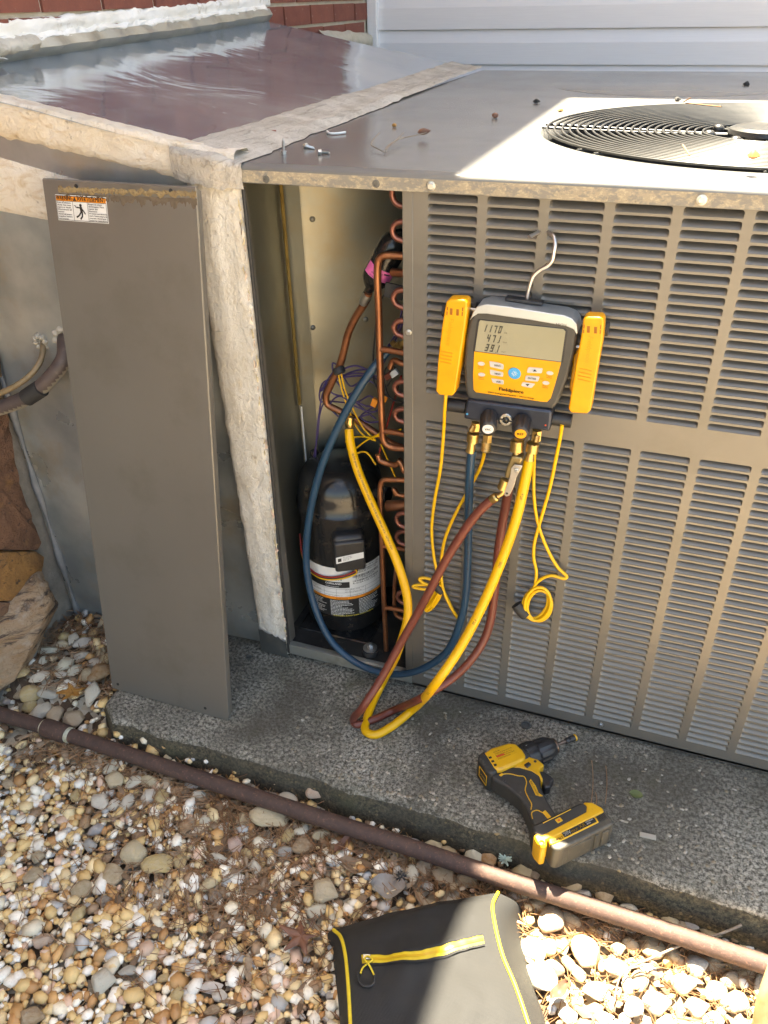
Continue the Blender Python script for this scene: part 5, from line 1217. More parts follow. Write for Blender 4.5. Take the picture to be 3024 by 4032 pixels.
rh, rP = hose('red_hose', 9, 'dull red charging hose in a long loop under the ball valve',
    [(1935, 1968, -.066), (1905, 1995, -.068), (1868, 2035, -.07), (1802, 2130, -.075), (1742, 2230, -.082), (1690, 2330, -.09), (1630, 2440, -.10), (1560, 2565, -.12), (1490, 2690, -.15), (1428, 2785, -.18), (1392, 2838, 0, .012), (1402, 2852, 0, .0085), (1464, 2836, 0, .0085), (1550, 2797, 0, .010), (1670, 2742, -.14), (1790, 2664, -.10), (1863, 2588, -.075), (1908, 2515, -.055), (1932, 2440, -.042), (1950, 2300, -.032), (1962, 2170, -.030), (1978, 2060, -.030), (1992, 1985, -.032), (2003, 1920, -.038)], .0084, 'red_hose')
fitting('ferrule', G8(845, 838, -.068), G8(800, 868, -.067), [(.0062, 0), (.0085, .2), (.0085, .8), (.0075, 1)], parent=rh)
MB().tube([G8(900, 790, -.066), G8(880, 820, -.067), G8(850, 838, -.068)], .0045, seg=12, sub=4).build('elbow', 'brass', rh, smooth=60)
fitting('swivel_nut', G8(912, 700, -.064), G8(882, 782, -.066), [(.0078, 0)], parent=rh, knurl=True)
# ball valve at the end of the red hose
fitting('valve_nut', G8(1012, 376, -.053), G8(1003, 472, -.055), [(.0112, 0)], parent=rh, knurl=True); fitting('valve_neck', G8(1005, 470, -.055), G8(1000, 520, -.058), [(.006, 0), (.0045, .3), (.0045, .6), (.007, 1)], parent=rh)
gp([(962, 512), (1046, 520), (1052, 545), (1030, 590), (985, 640), (955, 700), (908, 690), (905, 660), (925, 600), (945, 545)], -.066, -.046, 'valve_body', mk('brass_dull', (.36, .28, .13), (.28, .21, .10), rough=.4, metal=.85, scale=60), .004, rh, 3, G8)
gp([(985, 578), (1052, 590), (1020, 650), (1000, 690), (990, 735), (968, 790), (945, 835), (918, 843), (900, 825), (905, 795), (935, 720), (952, 660), (958, 610)], -.0705, -.0685, 'valve_lever', 'steel', .0008, rh, 2, G8)
p = G8(1003, 625, -.0705); MB().lathe([(.0042, 0), (.0042, .0012), (.0034, .0022), (0, .0026)], p, (0, -1, .2), seg=16).build('lever_screw', 'screw_zinc', rh, smooth=40)
MB().obox(p + V((0, -.0026, .0003)), V((.0024, 0, .0004)), V((0, .0002, 0)), V((0, 0, .0004))).obox(p + V((0, -.0027, .0003)), V((.0004, 0, 0)), V((0, .0002, 0)), V((0, 0, .0024))).build('screw_slot', 'black_print', rh)
MB().lathe([(.0022, 0), (.0022, .0003)], G8(925, 815, -.0706), (0, -1, 0), seg=12).build('lever_hole', 'black_print', rh)
# ------------------------------------------------------------------ cordless drill on its side at the pad's edge
DR = V((.536, -.203, 0)); DA = V((.721, .693, 0)).normalized(); DB = V((DA.y, -DA.x, 0))
drill = thing('cordless_drill', tuple(DR + DB * .1), 'yellow and black cordless drill lying on its side at the pad edge', 'drill')
df = lambda a, b, z: DR + DA * a + DB * b + V((0, 0, z))
def dp(pts, z0, z1, name, m, bevel=.004, seg=3, parent=None):
    return MB().prism([df(a, b, z1) for a, b in pts], (0, 0, z0 - z1)).build(name, m, parent or drill, bevel=bevel, seg=seg)
def dl(prof, a0, name, m, b=0.0, z=.031, seg=28, sm=35):
    return MB().lathe([(r, h) for r, h in prof], df(a0, b, z), DA, seg=seg).build(name, m, drill, smooth=sm)
hs = dp([(.008, -.026), (.03, -.031), (.068, -.028), (.082, -.02), (.086, .0), (.084, .016), (.074, .024), (.02, .026), (.006, .02)], .003, .0605, 'motor_housing', 'drill_yellow', .008, 4)
dp([(-.008, -.02), (-.002, -.027), (.012, -.030), (.014, -.01), (.012, .026), (-.002, .026), (-.008, .018)], .002, .060, 'rear_cap', 'drill_black', .006, 3)
dl([(.026, 0), (.028, .004), (.028, .018), (.0265, .021)], .070, 'gear_case', 'drill_black'); 
q = MB(); rings = []
for h, r in ((0, .026), (.002, .0275), (.022, .0275), (.026, .0255)): rings.append([df(.092 + h, 0, .031) + (V((0, 0, 1)) * math.cos(k * math.pi / 24) + DB * math.sin(k * math.pi / 24)) * (r + (.0009 if k % 4 < 2 else -.0006)) for k in range(48)])
q.loft(rings).build('torque_collar', 'black_plastic', drill, smooth=30)
q = MB(); rings = []
for h, r, rb in ((0, .023, 0), (.003, .0252, .0008), (.026, .0248, .0008), (.036, .021, .0006), (.044, .0165, 0)): rings.append([df(.119 + h, 0, .031) + (V((0, 0, 1)) * math.cos(k * math.pi / 24) + DB * math.sin(k * math.pi / 24)) * (r + (rb if k % 6 < 4 else -rb)) for k in range(48)])
q.loft(rings).build('chuck', 'black_plastic', drill, smooth=30)
dl([(.0168, 0), (.0165, .004), (.012, .0075), (.006, .008)], .163, 'chuck_nose', mk('worn_steel', (.20, .13, .09), (.12, .09, .07), rough=.4, metal=.8, scale=80))
dl([(.0035, 0), (.0035, .03)], .170, 'bit_shank', 'worn_steel', seg=6, sm=20); dl([(.0058, 0), (.0066, .002), (.0066, .009), (.0058, .0105), (.0066, .012), (.0066, .022)], .194, 'bit_holder', 'black_plastic'); dl([(.0069, 0), (.0072, .001), (.0072, .0035), (.005, .0042)], .2155, 'bit_ring', 'drill_yellow')
grip = dp([(.0, .020), (.02, .024), (.045, .022), (.06, .030), (.078, .048), (.086, .066), (.074, .084), (.069, .105), (.066, .125), (.064, .160), (.012, .160), (.015, .138), (.021, .113), (.021, .092), (.012, .060), (.002, .042), (-.004, .030)], .011, .0535, 'grip', 'drill_black', .010, 5)
dp([(.042, .018), (.088, .010), (.104, .028), (.109, .046), (.100, .048), (.092, .052), (.088, .072), (.082, .078), (.080, .056), (.068, .038), (.055, .030)], .012, .052, 'trigger_housing', 'drill_yellow', .005, 3)
dp([(.088, .050), (.103, .050), (.110, .066), (.112, .078), (.102, .080), (.096, .090), (.082, .088), (.086, .070)], .020, .043, 'trigger', 'black_plastic', .004, 3)
dp([(.070, .030), (.082, .028), (.084, .036), (.072, .039)], .05, .0565, 'direction_switch', 'black_plastic', .0018)
for a, b in ((.058, .0215), (.096, .031), (.014, .047), (.03, .128)): MB().lathe([(.0032, 0), (.0026, .0008), (.0012, -.0006), (0, -.0006)], df(a, b, .0523 if a > .04 else .0533), (0, 0, 1), seg=12).build('case_screw', 'black_plastic', drill, smooth=30)
# raised yellow line along the grip and its small marks
q = MB(); q.tube([df(a, b, .0537) for a, b in ((.018, .031), (.032, .036), (.046, .048), (.055, .054), (.052, .068), (.040, .082), (.036, .1), (.034, .114), (.026, .124))], .0011, seg=6, sub=3); q.build('accent_line', 'drill_yellow', grip, smooth=60)
dp([(.012, .030), (.020, .028), (.022, .033), (.014, .035)], .05, .0542, 'accent_pad', 'drill_yellow', .0005, 2, grip)
dp([(.058, .068), (.064, .064), (.064, .082), (.060, .098), (.064, .108), (.058, .106), (.052, .1), (.054, .09)], .05, .0543, 'name_inlay', 'drill_yellow', .0005, 2, grip)
q = MB(); p0, p1 = df(.0605, .070, .0546), df(.0565, .104, .0546); e_ = (p1 - p0).normalized(); text_on(q, 'BRUSHLESS', quad_fn(p0, e_, V((0, 0, 1)).cross(e_)), .0036, 0, -.002, (p1 - p0).length); q.build('inlay_print', 'black_print', grip)
q = MB(); q.tube([df(a, b, .0537) for a, b in ((.018, .142), (.024, .130), (.036, .130), (.042, .138), (.046, .142))], .0011, seg=6, sub=3); q.build('accent_line', 'drill_yellow', grip, smooth=60)
dp([(.042, .138), (.050, .136), (.052, .154), (.044, .155)], .05, .0543, 'accent_pad', 'drill_yellow', .0005, 2, grip)
# foot and battery
foot = dp([(.004, .158), (.116, .154), (.126, .164), (.130, .182), (.010, .188), (.0, .176)], .006, .0625, 'foot', 'drill_black', .005, 3)
dp([(-.004, .178), (.006, .176), (.010, .183), (.112, .176), (.119, .168), (.121, .156), (.136, .164), (.146, .182), (.144, .190), (.012, .196), (.006, .206), (-.004, .204), (-.006, .19)], .008, .0632, 'foot_band', 'drill_yellow', .003, 2)
MB().lathe([(.0055, 0), (.0055, .002), (.0028, .003), (.0024, -.001)], df(.001, .197, .0625), (0, 0, 1), seg=16).build('clip_screw', 'drill_yellow', drill, smooth=40)
q = MB(); q.tube([df(a, b, .0628) for a, b in ((.026, .163), (.09, .160))], .0009, seg=6, sub=1); q.build('gauge_line', 'drill_yellow', foot)
dp([(.05, .166), (.062, .165), (.063, .174), (.051, .175)], .058, .0633, 'gauge_button', 'drill_yellow', .0008, 2, foot); dp([(.054, .169), (.058, .1685), (.0583, .172), (.0545, .1725)], .058, .0636, 'gauge_mark', 'red_print', .0002, 1, foot)
bat = dp([(.016, .188), (.142, .184), (.149, .190), (.150, .212), (.143, .217), (.024, .220), (.015, .214)], .0015, .0595, 'battery', 'battery_black', .006, 4)
dp([(.018, .1935), (.12, .190), (.124, .1935), (.122, .2035), (.02, .207), (.014, .203)], .05, .0612, 'battery_label_base', 'drill_yellow', .0015, 2, bat)
dp([(.046, .1935), (.118, .1912), (.120, .194), (.1185, .2012), (.046, .2036)], .05, .0616, 'battery_label', 'black_print', .0003, 1, bat)
bt = lambda s, a, b, h, w_, m: (lambda q: (text_on(q, s, quad_fn(df(a, b, .0620), (DA - DB * .03).normalized(), -DB), h, 0, 0, w_, bold=.0002), q.build('battery_print', m, bat)))(MB())
bt('DEWALT', .020, .2055, .0058, .024, 'black_print'); bt('20V', .048, .2018, .0065, .015, 'white_print'); bt('MAX', .064, .2012, .0042, .014, 'drill_yellow'); bt('XR', .082, .2008, .0070, .014, 'drill_yellow'); bt('LITHIUM', .099, .1955, .0026, .016, 'white_print'); bt('ION', .099, .1995, .0026, .008, 'white_print')
for k in range(6): dp([(.126 + .003 * k, .190), (.1275 + .003 * k, .190), (.1275 + .003 * k, .204), (.126 + .003 * k, .204)], .055, .0606, 'release_rib', 'black_plastic', .0004, 1, bat)
# end face of the battery: ribs and cell bulges
q = MB()
for (a0, a1) in ((.030, .037), (.045, .096), (.104, .112), (.120, .136)):
    q.obox(df((a0 + a1) / 2, .2188 - (a0 + a1) * .0005, .030), DA * (a1 - a0) / 2, DB * .0016, V((0, 0, .021)))
    q.build('cell_rib', 'battery_black', bat, bevel=.0012); q = MB()
hl = MB()  # rating plate on the housing
plate = MB().prism([df(.026, -.022, .0606), df(.070, -.019, .0606), df(.070, .004, .0606), df(.026, .006, .0606)], (0, 0, .0004)).build('rating_plate', 'drill_yellow', drill)
rf = quad_fn(df(.027, -.016, .0613), DA, -DB)
for k, s_ in enumerate(('DCD708', 'CORDLESS DRILL/DRIVER 20V MAX TYPE 1', 'NO 0-450/0-1650 rpm 13mm', 'TO REDUCE RISK OF INJURY READ', 'INSTRUCTION MANUAL')): text_on(hl, s_, rf, .0022 if k else .003, 0, -.0045 * k, min(.041, .0013 * len(s_) + .006))
hl.build('rating_print', 'black_print', drill)
MB().prism([df(.027, -.0075, .0612), df(.045, -.0068, .0612), df(.045, -.003, .0612), df(.027, -.0035, .0612)], (0, 0, .0002)).build('warning_patch', 'red_print', drill)
for k in range(3): dp([(.012, -.012 + .010 * k), (.018, -.012 + .010 * k), (.018, -.007 + .010 * k), (.012, -.007 + .010 * k)], .05, .0609, 'vent_slot', 'black_print', .0002, 1)
q = MB(); rp = [df(-.0085, b, z) for b, z in ((-.010, .018), (.018, .018), (.018, .046), (-.010, .046))]; q.tube(rp + [rp[0]], .0009, seg=6, sub=1); q.build('rear_badge_rim', 'drill_yellow', drill)
q = MB(); text_on(q, 'DEWALT', quad_fn(df(-.0088, .0155, .028), -DB, V((0, 0, 1))), .0055, 0, 0, .024); q.build('rear_badge_print', 'drill_yellow', drill)
q = MB()
for k in range(3): text_on(q, '1', quad_fn(df(.100, -.006 + .008 * k, .0592 - .002 * k), -DB, -DA), .004)
q.build('torque_marks', 'white_print', drill)

# ------------------------------------------------------------------ soft tool bag
bagt = thing('tool_bag', (.53, -.6, -.09), 'dark grey woven tool bag with yellow piping and yellow zip', 'bag')
Bx = lambda x, y, z: aZ(1200 + x / 1.508, 3300 + y / 1.508, z)
PLc = spline([Bx(172, 548, -.045), Bx(212, 588, -.03), Bx(238, 680, -.015), Bx(256, 850, -.004), Bx(270, 1104, .004), Bx(282, 1500, .006), Bx(290, 1900, -.01)], 8)
PRc = spline([Bx(1148, 326, -.05), Bx(1116, 400, -.03), Bx(1130, 520, -.015), Bx(1175, 700, -.004), Bx(1250, 880, .004), Bx(1325, 1100, .006), Bx(1440, 1500, -.01)], 8)
NBt = len(PLc) - 1
def lerp_c(c, t):
    k = t * (len(c) - 1); i = min(int(k), len(c) - 2); return c[i].lerp(c[i + 1], k - i)
far = (PLc[0] - PLc[10]).normalized() * .5 + (PRc[0] - PRc[10]).normalized() * .5
def bsurf(s, t):
    p = lerp_c(PLc, t).lerp(lerp_c(PRc, t), s); k = max(0, 1 - t / .28); bulge = math.sin(s * math.pi) ** .8
    p = p + far * (.030 * bulge * k * k) + V((0, 0, .016 * bulge * min(1, t / .12) - .012 * k * k * bulge))
    p.z += .009 * mnoise.noise((s * 3, t * 5, 2)) * bulge + .005 * mnoise.noise((s * 7 + t * 4, t * 6 - s * 3, 5)) * bulge + .002 * mnoise.noise((s * 18, t * 20, 1)) * bulge
    return p
MB().grid(bsurf, 40, 60).build('front_cloth', 'bag_cloth', bagt, smooth=80)
def gus(c, sgn, fl):
    q = MB()
    def g(u, v):
        p = lerp_c(c, u); o = V((sgn, .2 * abs(sgn), 0)) * (fl * (math.sin(v * 1.5)) + .006 * math.sin(v * 6 + u * 7) * v); return p + o + V((0, 0, -(p.z + .112) * v ** 1.2))
    q.grid(g, 50, 12); return q
gus(PLc, -1, .022).build('side_cloth', 'bag_cloth', bagt, smooth=80); gus(PRc, 1, .055).build('side_cloth', 'bag_cloth', bagt, smooth=80)
q = MB(); q.grid(lambda u, v: bsurf(u, 0) + far * (.018 * math.sin(v * 2.2)) + V((0, 0, -(bsurf(u, 0).z + .112) * v)), 30, 8); q.build('top_cloth', 'bag_cloth', bagt, smooth=80)
mk('bag_yellow', (.70, .52, .03), (.60, .43, .025), rough=.55, scale=60, bump=.3, bs=900, bd=.0005)
for c in (PLc, PRc): MB().tube([q_ + V((0, 0, .0015)) for q_ in c], .0032, seg=8, sub=1).build('piping', 'bag_yellow', bagt, smooth=80)
grid = [(s / 60, t / 80) for s in range(61) for t in range(81)]; gpx = [px_of(bsurf(s, t)) for s, t in grid]
def st_at(x, y):
    u, v = 1200 + x / 1.508, 3300 + y / 1.508; i = min(range(len(grid)), key=lambda k: (gpx[k][0] - u) ** 2 + (gpx[k][1] - v) ** 2); return grid[i]
zl = [st_at(x, y) for x, y in ((342, 728), (500, 722), (700, 700), (880, 655), (1062, 600))]
zp = spline([V((s, t, 0)) for s, t in zl], 10)
def zstrip(name, m, o0, o1, h):
    q = MB()
    for p in zp:
        a = bsurf(p.x, p.y); b = bsurf(p.x, min(1, p.y + .02)); n = (b - a).normalized(); q.v += [tuple(a + n * o0 + V((0, 0, h))), tuple(a + n * o1 + V((0, 0, h)))]
    q.f = [(2 * i, 2 * i + 1, 2 * i + 3, 2 * i + 2) for i in range(len(zp) - 1)]; return q.build(name, m, bagt, smooth=80)
zstrip('zip_tape', 'bag_yellow', -.0085, -.001, .0018); zstrip('zip_tape', 'bag_yellow', .001, .0085, .0018); zstrip('zip_teeth', mk('zip_teeth', (.60, .36, .02), rough=.4), -.0022, .0022, .003); zstrip('zip_flap', 'bag_cloth', -.0125, -.0082, .003); zstrip('zip_flap', 'bag_cloth', .0082, .0125, .003)
pz = bsurf(*st_at(368, 722)) + V((0, 0, .005)); MB().obox(pz, (.006, .002, 0), (-.0015, .004, 0), (0, 0, .002)).build('zip_slider', 'screw_zinc', bagt, bevel=.001)
def onb(x, y, h=.004): return bsurf(*st_at(x, y)) + V((0, 0, h))
MB().tube([onb(325, 808), onb(340, 775), onb(375, 755, .006), onb(395, 735, .008), onb(375, 712, .008), onb(352, 730, .008), onb(375, 752, .009), onb(398, 780, .006), onb(408, 822)], .0016, seg=8, sub=6).build('pull_cord', 'bag_yellow', bagt, smooth=80)
MB().tube([onb(324, 806), onb(325, 840), onb(345, 875), onb(370, 886), onb(398, 872), onb(411, 845), onb(408, 820)], .002, seg=8, sub=6).build('pull_loop', 'black_rubber', bagt, smooth=80)
# ------------------------------------------------------------------ river stones: the ones that can be picked out, each where it lies
CA = lambda x, y: (x / 1.659, 2300 + y / 1.659); CB = lambda x, y: (x / 1.276, 2600 + y / 1.276); CC = lambda x, y: (1200 + x / 1.508, 3300 + y / 1.508); CDd = lambda x, y: (1900 + x / 1.476, 3200 + y / 1.476)
SCL = {'A': (CA, 1.659), 'B': (CB, 1.276), 'C': (CC, 1.508), 'D': (CDd, 1.476)}
PAL = {'w': ((.64, .59, .49), 'whitish'), 'c': ((.58, .46, .28), 'cream'), 'y': ((.55, .39, .16), 'yellowish'), 'o': ((.40, .21, .08), 'orange-brown'), 't': ((.42, .31, .18), 'tan'), 'g': ((.34, .34, .33), 'grey'), 'p': ((.50, .35, .27), 'pinkish'), 'b': ((.29, .175, .09), 'brown'), 'm': ((.19, .14, .12), 'umber')}
STONES = {
 'A': [(407, 337, 80, 60, 0, 'y'), (477, 348, 72, 80, 0, 'w'), (540, 375, 110, 60, -40, 'w'), (310, 420, 140, 50, 8, 'w'), (180, 470, 125, 95, -25, 'g'), (118, 570, 135, 75, -5, 'y'), (248, 590, 125, 60, -25, 'w'), (180, 652, 120, 95, -20, 'y'), (290, 665, 120, 50, 10, 'w'), (248, 790, 115, 125, 20, 'w'), (355, 835, 95, 110, 0, 'c'), (465, 850, 140, 100, 15, 'c'), (602, 700, 110, 140, 0, 'w'), (645, 575, 140, 100, -30, 'o'), (415, 510, 110, 80, -10, 'w'), (530, 458, 95, 55, 5, 'w'), (390, 570, 85, 40, 10, 'w'), (607, 500, 100, 60, 10, 'w'), (490, 550, 90, 60, -30, 'w'), (560, 575, 90, 80, 0, 't'), (170, 730, 90, 75, -20, 'y'), (685, 480, 60, 80, 0, 'c'), (608, 310, 60, 70, -20, 'y'), (650, 440, 60, 70, 0, 't'), (285, 490, 50, 60, 0, 'w'), (440, 270, 40, 55, 0, 'c'), (672, 240, 50, 130, 0, 'c'), (410, 390, 80, 40, 10, 'c'), (340, 480, 60, 60, 0, 't'), (275, 710, 80, 50, 0, 't'), (335, 745, 80, 60, 0, 'c'), (42, 755, 45, 35, 0, 'g'), (90, 640, 60, 50, 0, 't'), (820, 930, 60, 45, 0, 'c'), (1085, 1080, 50, 40, 0, 'c'), (725, 1185, 85, 105, 10, 'w'), (745, 1280, 110, 120, -20, 'c'), (870, 1285, 105, 80, -25, 'w'), (970, 1275, 105, 80, -15, 'c')],
 'B': [(735, 680, 80, 70, -40, 'w'), (803, 672, 65, 85, -10, 'y'), (632, 703, 65, 90, 10, 'w'), (495, 705, 90, 75, 10, 'w'), (565, 712, 60, 60, 0, 'w'), (380, 665, 60, 65, 0, 'y'), (955, 610, 90, 45, 10, 'w'), (1000, 670, 70, 50, 0, 'w'), (898, 643, 75, 55, 0, 'o'), (930, 825, 75, 75, 0, 'o'), (1215, 788, 70, 75, 0, 't'), (1365, 785, 185, 130, 5, 'c'), (1440, 870, 65, 85, 10, 'y'), (1525, 925, 105, 95, -30, 'b'), (1515, 845, 60, 80, 20, 'w'), (1620, 870, 90, 60, -10, 'c'), (1177, 925, 75, 95, 0, 'p'), (670, 975, 110, 125, 30, 'c'), (795, 1025, 145, 110, 5, 'y'), (900, 1005, 65, 85, 0, 'y'), (555, 1065, 105, 115, 0, 't'), (410, 1150, 90, 95, 0, 't'), (395, 1270, 70, 90, 30, 'y'), (1050, 1118, 90, 70, -10, 'c'), (1090, 985, 95, 60, 0, 'w'), (1630, 1150, 145, 130, 25, 'c'), (1590, 1245, 95, 95, 0, 'w'), (215, 1400, 95, 75, 0, 'p'), (515, 1605, 125, 130, 0, 'w'), (640, 1550, 85, 60, 0, 'g'), (155, 1785, 135, 110, 5, 'b'), (1060, 1630, 110, 70, -10, 'w'), (1095, 1668, 70, 70, 0, 'w'), (880, 1670, 70, 90, 0, 'y'), (1065, 1750, 75, 60, 0, 'b'), (1030, 800, 50, 65, 0, 'w'), (1240, 960, 60, 55, 0, 'y'), (1430, 955, 90, 60, 0, 'g'), (1425, 660, 115, 80, 10, 'w'), (1580, 660, 75, 70, 0, 'p'), (450, 920, 70, 65, 0, 'g'), (165, 1075, 85, 80, 0, 't'), (475, 840, 75, 55, -10, 'g'), (425, 805, 60, 75, 30, 'o'), (1110, 835, 65, 60, 0, 'w'), (1280, 1030, 65, 75, 0, 'w'), (1320, 1045, 55, 40, 0, 'o'), (1075, 1175, 60, 60, 0, 'm'), (530, 980, 50, 55, 0, 'b'), (1325, 1110, 55, 65, 0, 'b'), (520, 1200, 70, 60, 0, 'm'), (820, 1585, 55, 50, 0, 'y'), (1220, 1810, 110, 60, -20, 'p'), (40, 610, 70, 45, 0, 't'), (185, 980, 70, 60, -10, 't')],
 'C': [(160, 465, 45, 70, 0, 'w'), (310, 435, 80, 60, -20, 'y'), (640, 200, 75, 130, 0, 'w'), (710, 165, 95, 100, 0, 't'), (815, 215, 120, 140, -10, 't'), (880, 270, 60, 65, 0, 'c'), (965, 245, 110, 100, 0, 't'), (730, 275, 70, 60, 0, 'g'), (995, 85, 110, 130, -15, 'w'), (1097, 105, 95, 125, 0, 'o'), (1290, 95, 150, 115, 20, 'w'), (1275, 195, 130, 115, 0, 'c'), (1365, 180, 55, 110, 10, 't'), (1585, 250, 125, 115, 0, 'c'), (1235, 330, 75, 80, 0, 'p'), (1300, 345, 80, 80, 0, 'c'), (1400, 390, 130, 90, -15, 't'), (1460, 490, 150, 190, 0, 't'), (1590, 490, 105, 165, -20, 't'), (1385, 575, 115, 70, 10, 'w'), (1355, 670, 160, 170, 0, 'w'), (1525, 630, 80, 135, 20, 't'), (1490, 760, 110, 100, 0, 't'), (1470, 660, 50, 50, 0, 't'), (1570, 730, 70, 100, 0, 't'), (1630, 790, 80, 110, 0, 't'), (1400, 830, 170, 190, 0, 'w'), (1560, 1040, 90, 100, 0, 'w'), (850, 65, 110, 90, 0, 't'), (760, 15, 120, 70, 0, 'c'), (640, 20, 90, 70, 0, 'w')],
 'D': [(705, 465, 105, 140, 0, 't'), (590, 470, 90, 90, 0, 'w'), (850, 555, 105, 80, 30, 'w'), (1085, 595, 90, 120, 0, 'c'), (1150, 660, 80, 90, 0, 't'), (1210, 640, 95, 75, 35, 'g'), (1325, 675, 130, 80, 25, 't'), (975, 770, 135, 150, 0, 'c'), (870, 765, 90, 100, 0, 't'), (785, 780, 90, 90, 0, 'c'), (770, 885, 140, 120, 0, 't'), (900, 860, 110, 60, 0, 'c'), (965, 905, 85, 65, 0, 'w'), (1100, 800, 80, 110, 0, 't'), (1155, 850, 60, 70, 0, 't'), (1235, 880, 140, 135, 0, 'g'), (610, 810, 150, 210, -15, 'c'), (675, 1030, 150, 115, 0, 'w'), (1005, 1095, 165, 145, 0, 'w'), (920, 970, 90, 130, 20, 't'), (1160, 990, 140, 130, 10, 'c'), (1355, 1035, 130, 120, 0, 'c'), (1475, 1100, 165, 130, 0, 't'), (1240, 1120, 140, 120, 0, 'w'), (1365, 880, 100, 120, 0, 't'), (1450, 970, 120, 110, 0, 't'), (1590, 820, 90, 70, 0, 't'), (1545, 920, 110, 90, 0, 'c'), (640, 1130, 110, 80, 0, 'y'), (880, 1130, 110, 130, 0, 'w'), (510, 1180, 90, 90, 0, 'w'), (1310, 940, 60, 60, 0, 't'), (680, 680, 50, 70, 0, 't'), (770, 670, 80, 70, 0, 't'), (1630, 1010, 110, 150, 0, 'w'), (430, 1060, 110, 80, 0, 'w'), (700, 1180, 120, 90, 0, 'w'), (1080, 1210, 120, 90, 0, 'w'), (1350, 1190, 120, 90, 0, 'w'), (1520, 1210, 110, 80, 0, 'c')]}
base = []
for s in range(10):
    bm = bmesh.new(); bmesh.ops.create_icosphere(bm, subdivisions=3, radius=1); r = random.Random(50 + s)
    cuts = [(V((r.gauss(0, 1), r.gauss(0, 1), r.gauss(0, 1))).normalized(), r.uniform(.50, .86)) for _ in range(10)]
    for v in bm.verts:
        p = v.co.copy(); k = 1 + .16 * mnoise.noise(p * 1.1 + V((s * 7, 0, 0))) + .04 * mnoise.noise(p * 3.2 + V((0, s * 5, 0)))
        p *= k
        for n_, d in cuts:
            e = p.dot(n_) - d
            if e > 0: p -= n_ * e * .86
        v.co = p * (1.12 + .05 * mnoise.noise(p * 5 + V((s, 2, 0))))
    me = bpy.data.meshes.new('river_stone'); bm.to_mesh(me); bm.free(); me.polygons.foreach_set('use_smooth', [True] * len(me.polygons)); me.materials.append(MATS['river_stone']); base.append(me)
ST = []
def put_stone(p, a, b, ang, code, label, group, hz=None, tilt=.18):
    o = bpy.data.objects.new('river_stone', random.choice(base)); COL.objects.link(o)
    h = hz or min(a, b) * rnd(.62, .85)
    o.location = (p.x, p.y, zg(p.x, p.y) + h * .62); o.scale = (a, b, h); o.rotation_euler = (rnd(-tilt, tilt), rnd(-tilt, tilt), ang)
    c = PAL[code][0]; j = rnd(.88, 1.1); o.color = (c[0] * j, c[1] * j * rnd(.96, 1.03), c[2] * j * rnd(.92, 1.05), 1)
    tag(o, label, 'stone', group); ST.append((p.x, p.y, max(a, b), h)); return o
zone = {'A': 'between boulder and leaning cover', 'B': 'in fine gravel left of the bag', 'C': 'around the head of the bag', 'D': 'right of the bag'}
PUT = []
for zc, lst in STONES.items():
    fn, sc_ = SCL[zc]
    for (x, y, w_, h_, an, code) in lst:
        u, v = fn(x, y); p0 = aZ(u, v, -.08); zz = zg(p0.x, p0.y) + .012; p = aZ(u, v, zz)
        du = aZ(u + 10, v, zz) - p; dv = aZ(u, v + 10, zz) - p; mu = du.length / 10; mv = dv.length / 10
        a = w_ / sc_ * mu / 2; b = h_ / sc_ * mv / 2 * .80
        ang = math.atan2(du.y, du.x) - R_(an)
        big = 'large' if max(a, b) > .03 else ('medium' if max(a, b) > .02 else 'small')
        PUT.append((u, p, a * 1.14, b * 1.14, ang, code, f'{big} {PAL[code][1]}', zc))
ORD = ['first', 'second', 'third', 'fourth', 'fifth', 'sixth', 'seventh', 'eighth', 'ninth', 'tenth', 'eleventh', 'twelfth', 'thirteenth', 'fourteenth', 'fifteenth', 'sixteenth', 'seventeenth', 'eighteenth', 'nineteenth', 'twentieth']
fam = {}
for r_ in sorted(PUT, key=lambda r_: r_[0]): fam.setdefault((r_[6], r_[7]), []).append(r_)
for (look, zc), lst in fam.items():
    for k, (u, p, a, b, ang, code, _, _) in enumerate(lst):
        nth = '' if len(lst) == 1 else (f', {ORD[k]} such from the left' if k < len(lst) - 1 else ', rightmost such')
        put_stone(p, a, b, ang, code, f'{look} river stone {zone[zc]}{nth}', f'{look} river stones {zone[zc]}')
# boulder of sandstone at the foot of the wall
bm = bmesh.new(); bmesh.ops.create_icosphere(bm, subdivisions=5, radius=1)
ctr = V((-.690, -.205, .035)); ax1 = V((.25, .80, .62)).normalized(); ax2 = V((1, -.28, .1)); ax2 = (ax2 - ax1 * ax2.dot(ax1)).normalized(); ax3 = ax1.cross(ax2)
cuts = [(V((.75, .2, .6)).normalized(), .70), (V((.9, -.1, -.3)).normalized(), .74), (V((.2, .95, .3)).normalized(), .80), (V((.5, -.6, .6)).normalized(), .74), (V((0, 0, -1)), .8)]
for v in bm.verts:
    p = v.co.copy()
    for n_, d in cuts:
        e = p.dot(n_) - d
        if e > 0: p -= n_ * e * .92
    p *= 1 + .10 * mnoise.noise(p * 2.2) + .06 * mnoise.noise(p * 5) + .03 * mnoise.noise(V((p.x * 12, p.y * 5, p.z * 12)))
    v.co = ctr + ax1 * p.y * .205 + ax2 * p.x * .125 + ax3 * p.z * .10
me = bpy.data.meshes.new('boulder'); bm.to_mesh(me); bm.free(); me.polygons.foreach_set('use_smooth', [True] * len(me.polygons)); me.materials.append(MATS['sandstone'])
o = bpy.data.objects.new('boulder', me); COL.objects.link(o); tag(o, 'large tilted tan sandstone boulder with dark stains at the foot of the wall', 'boulder')

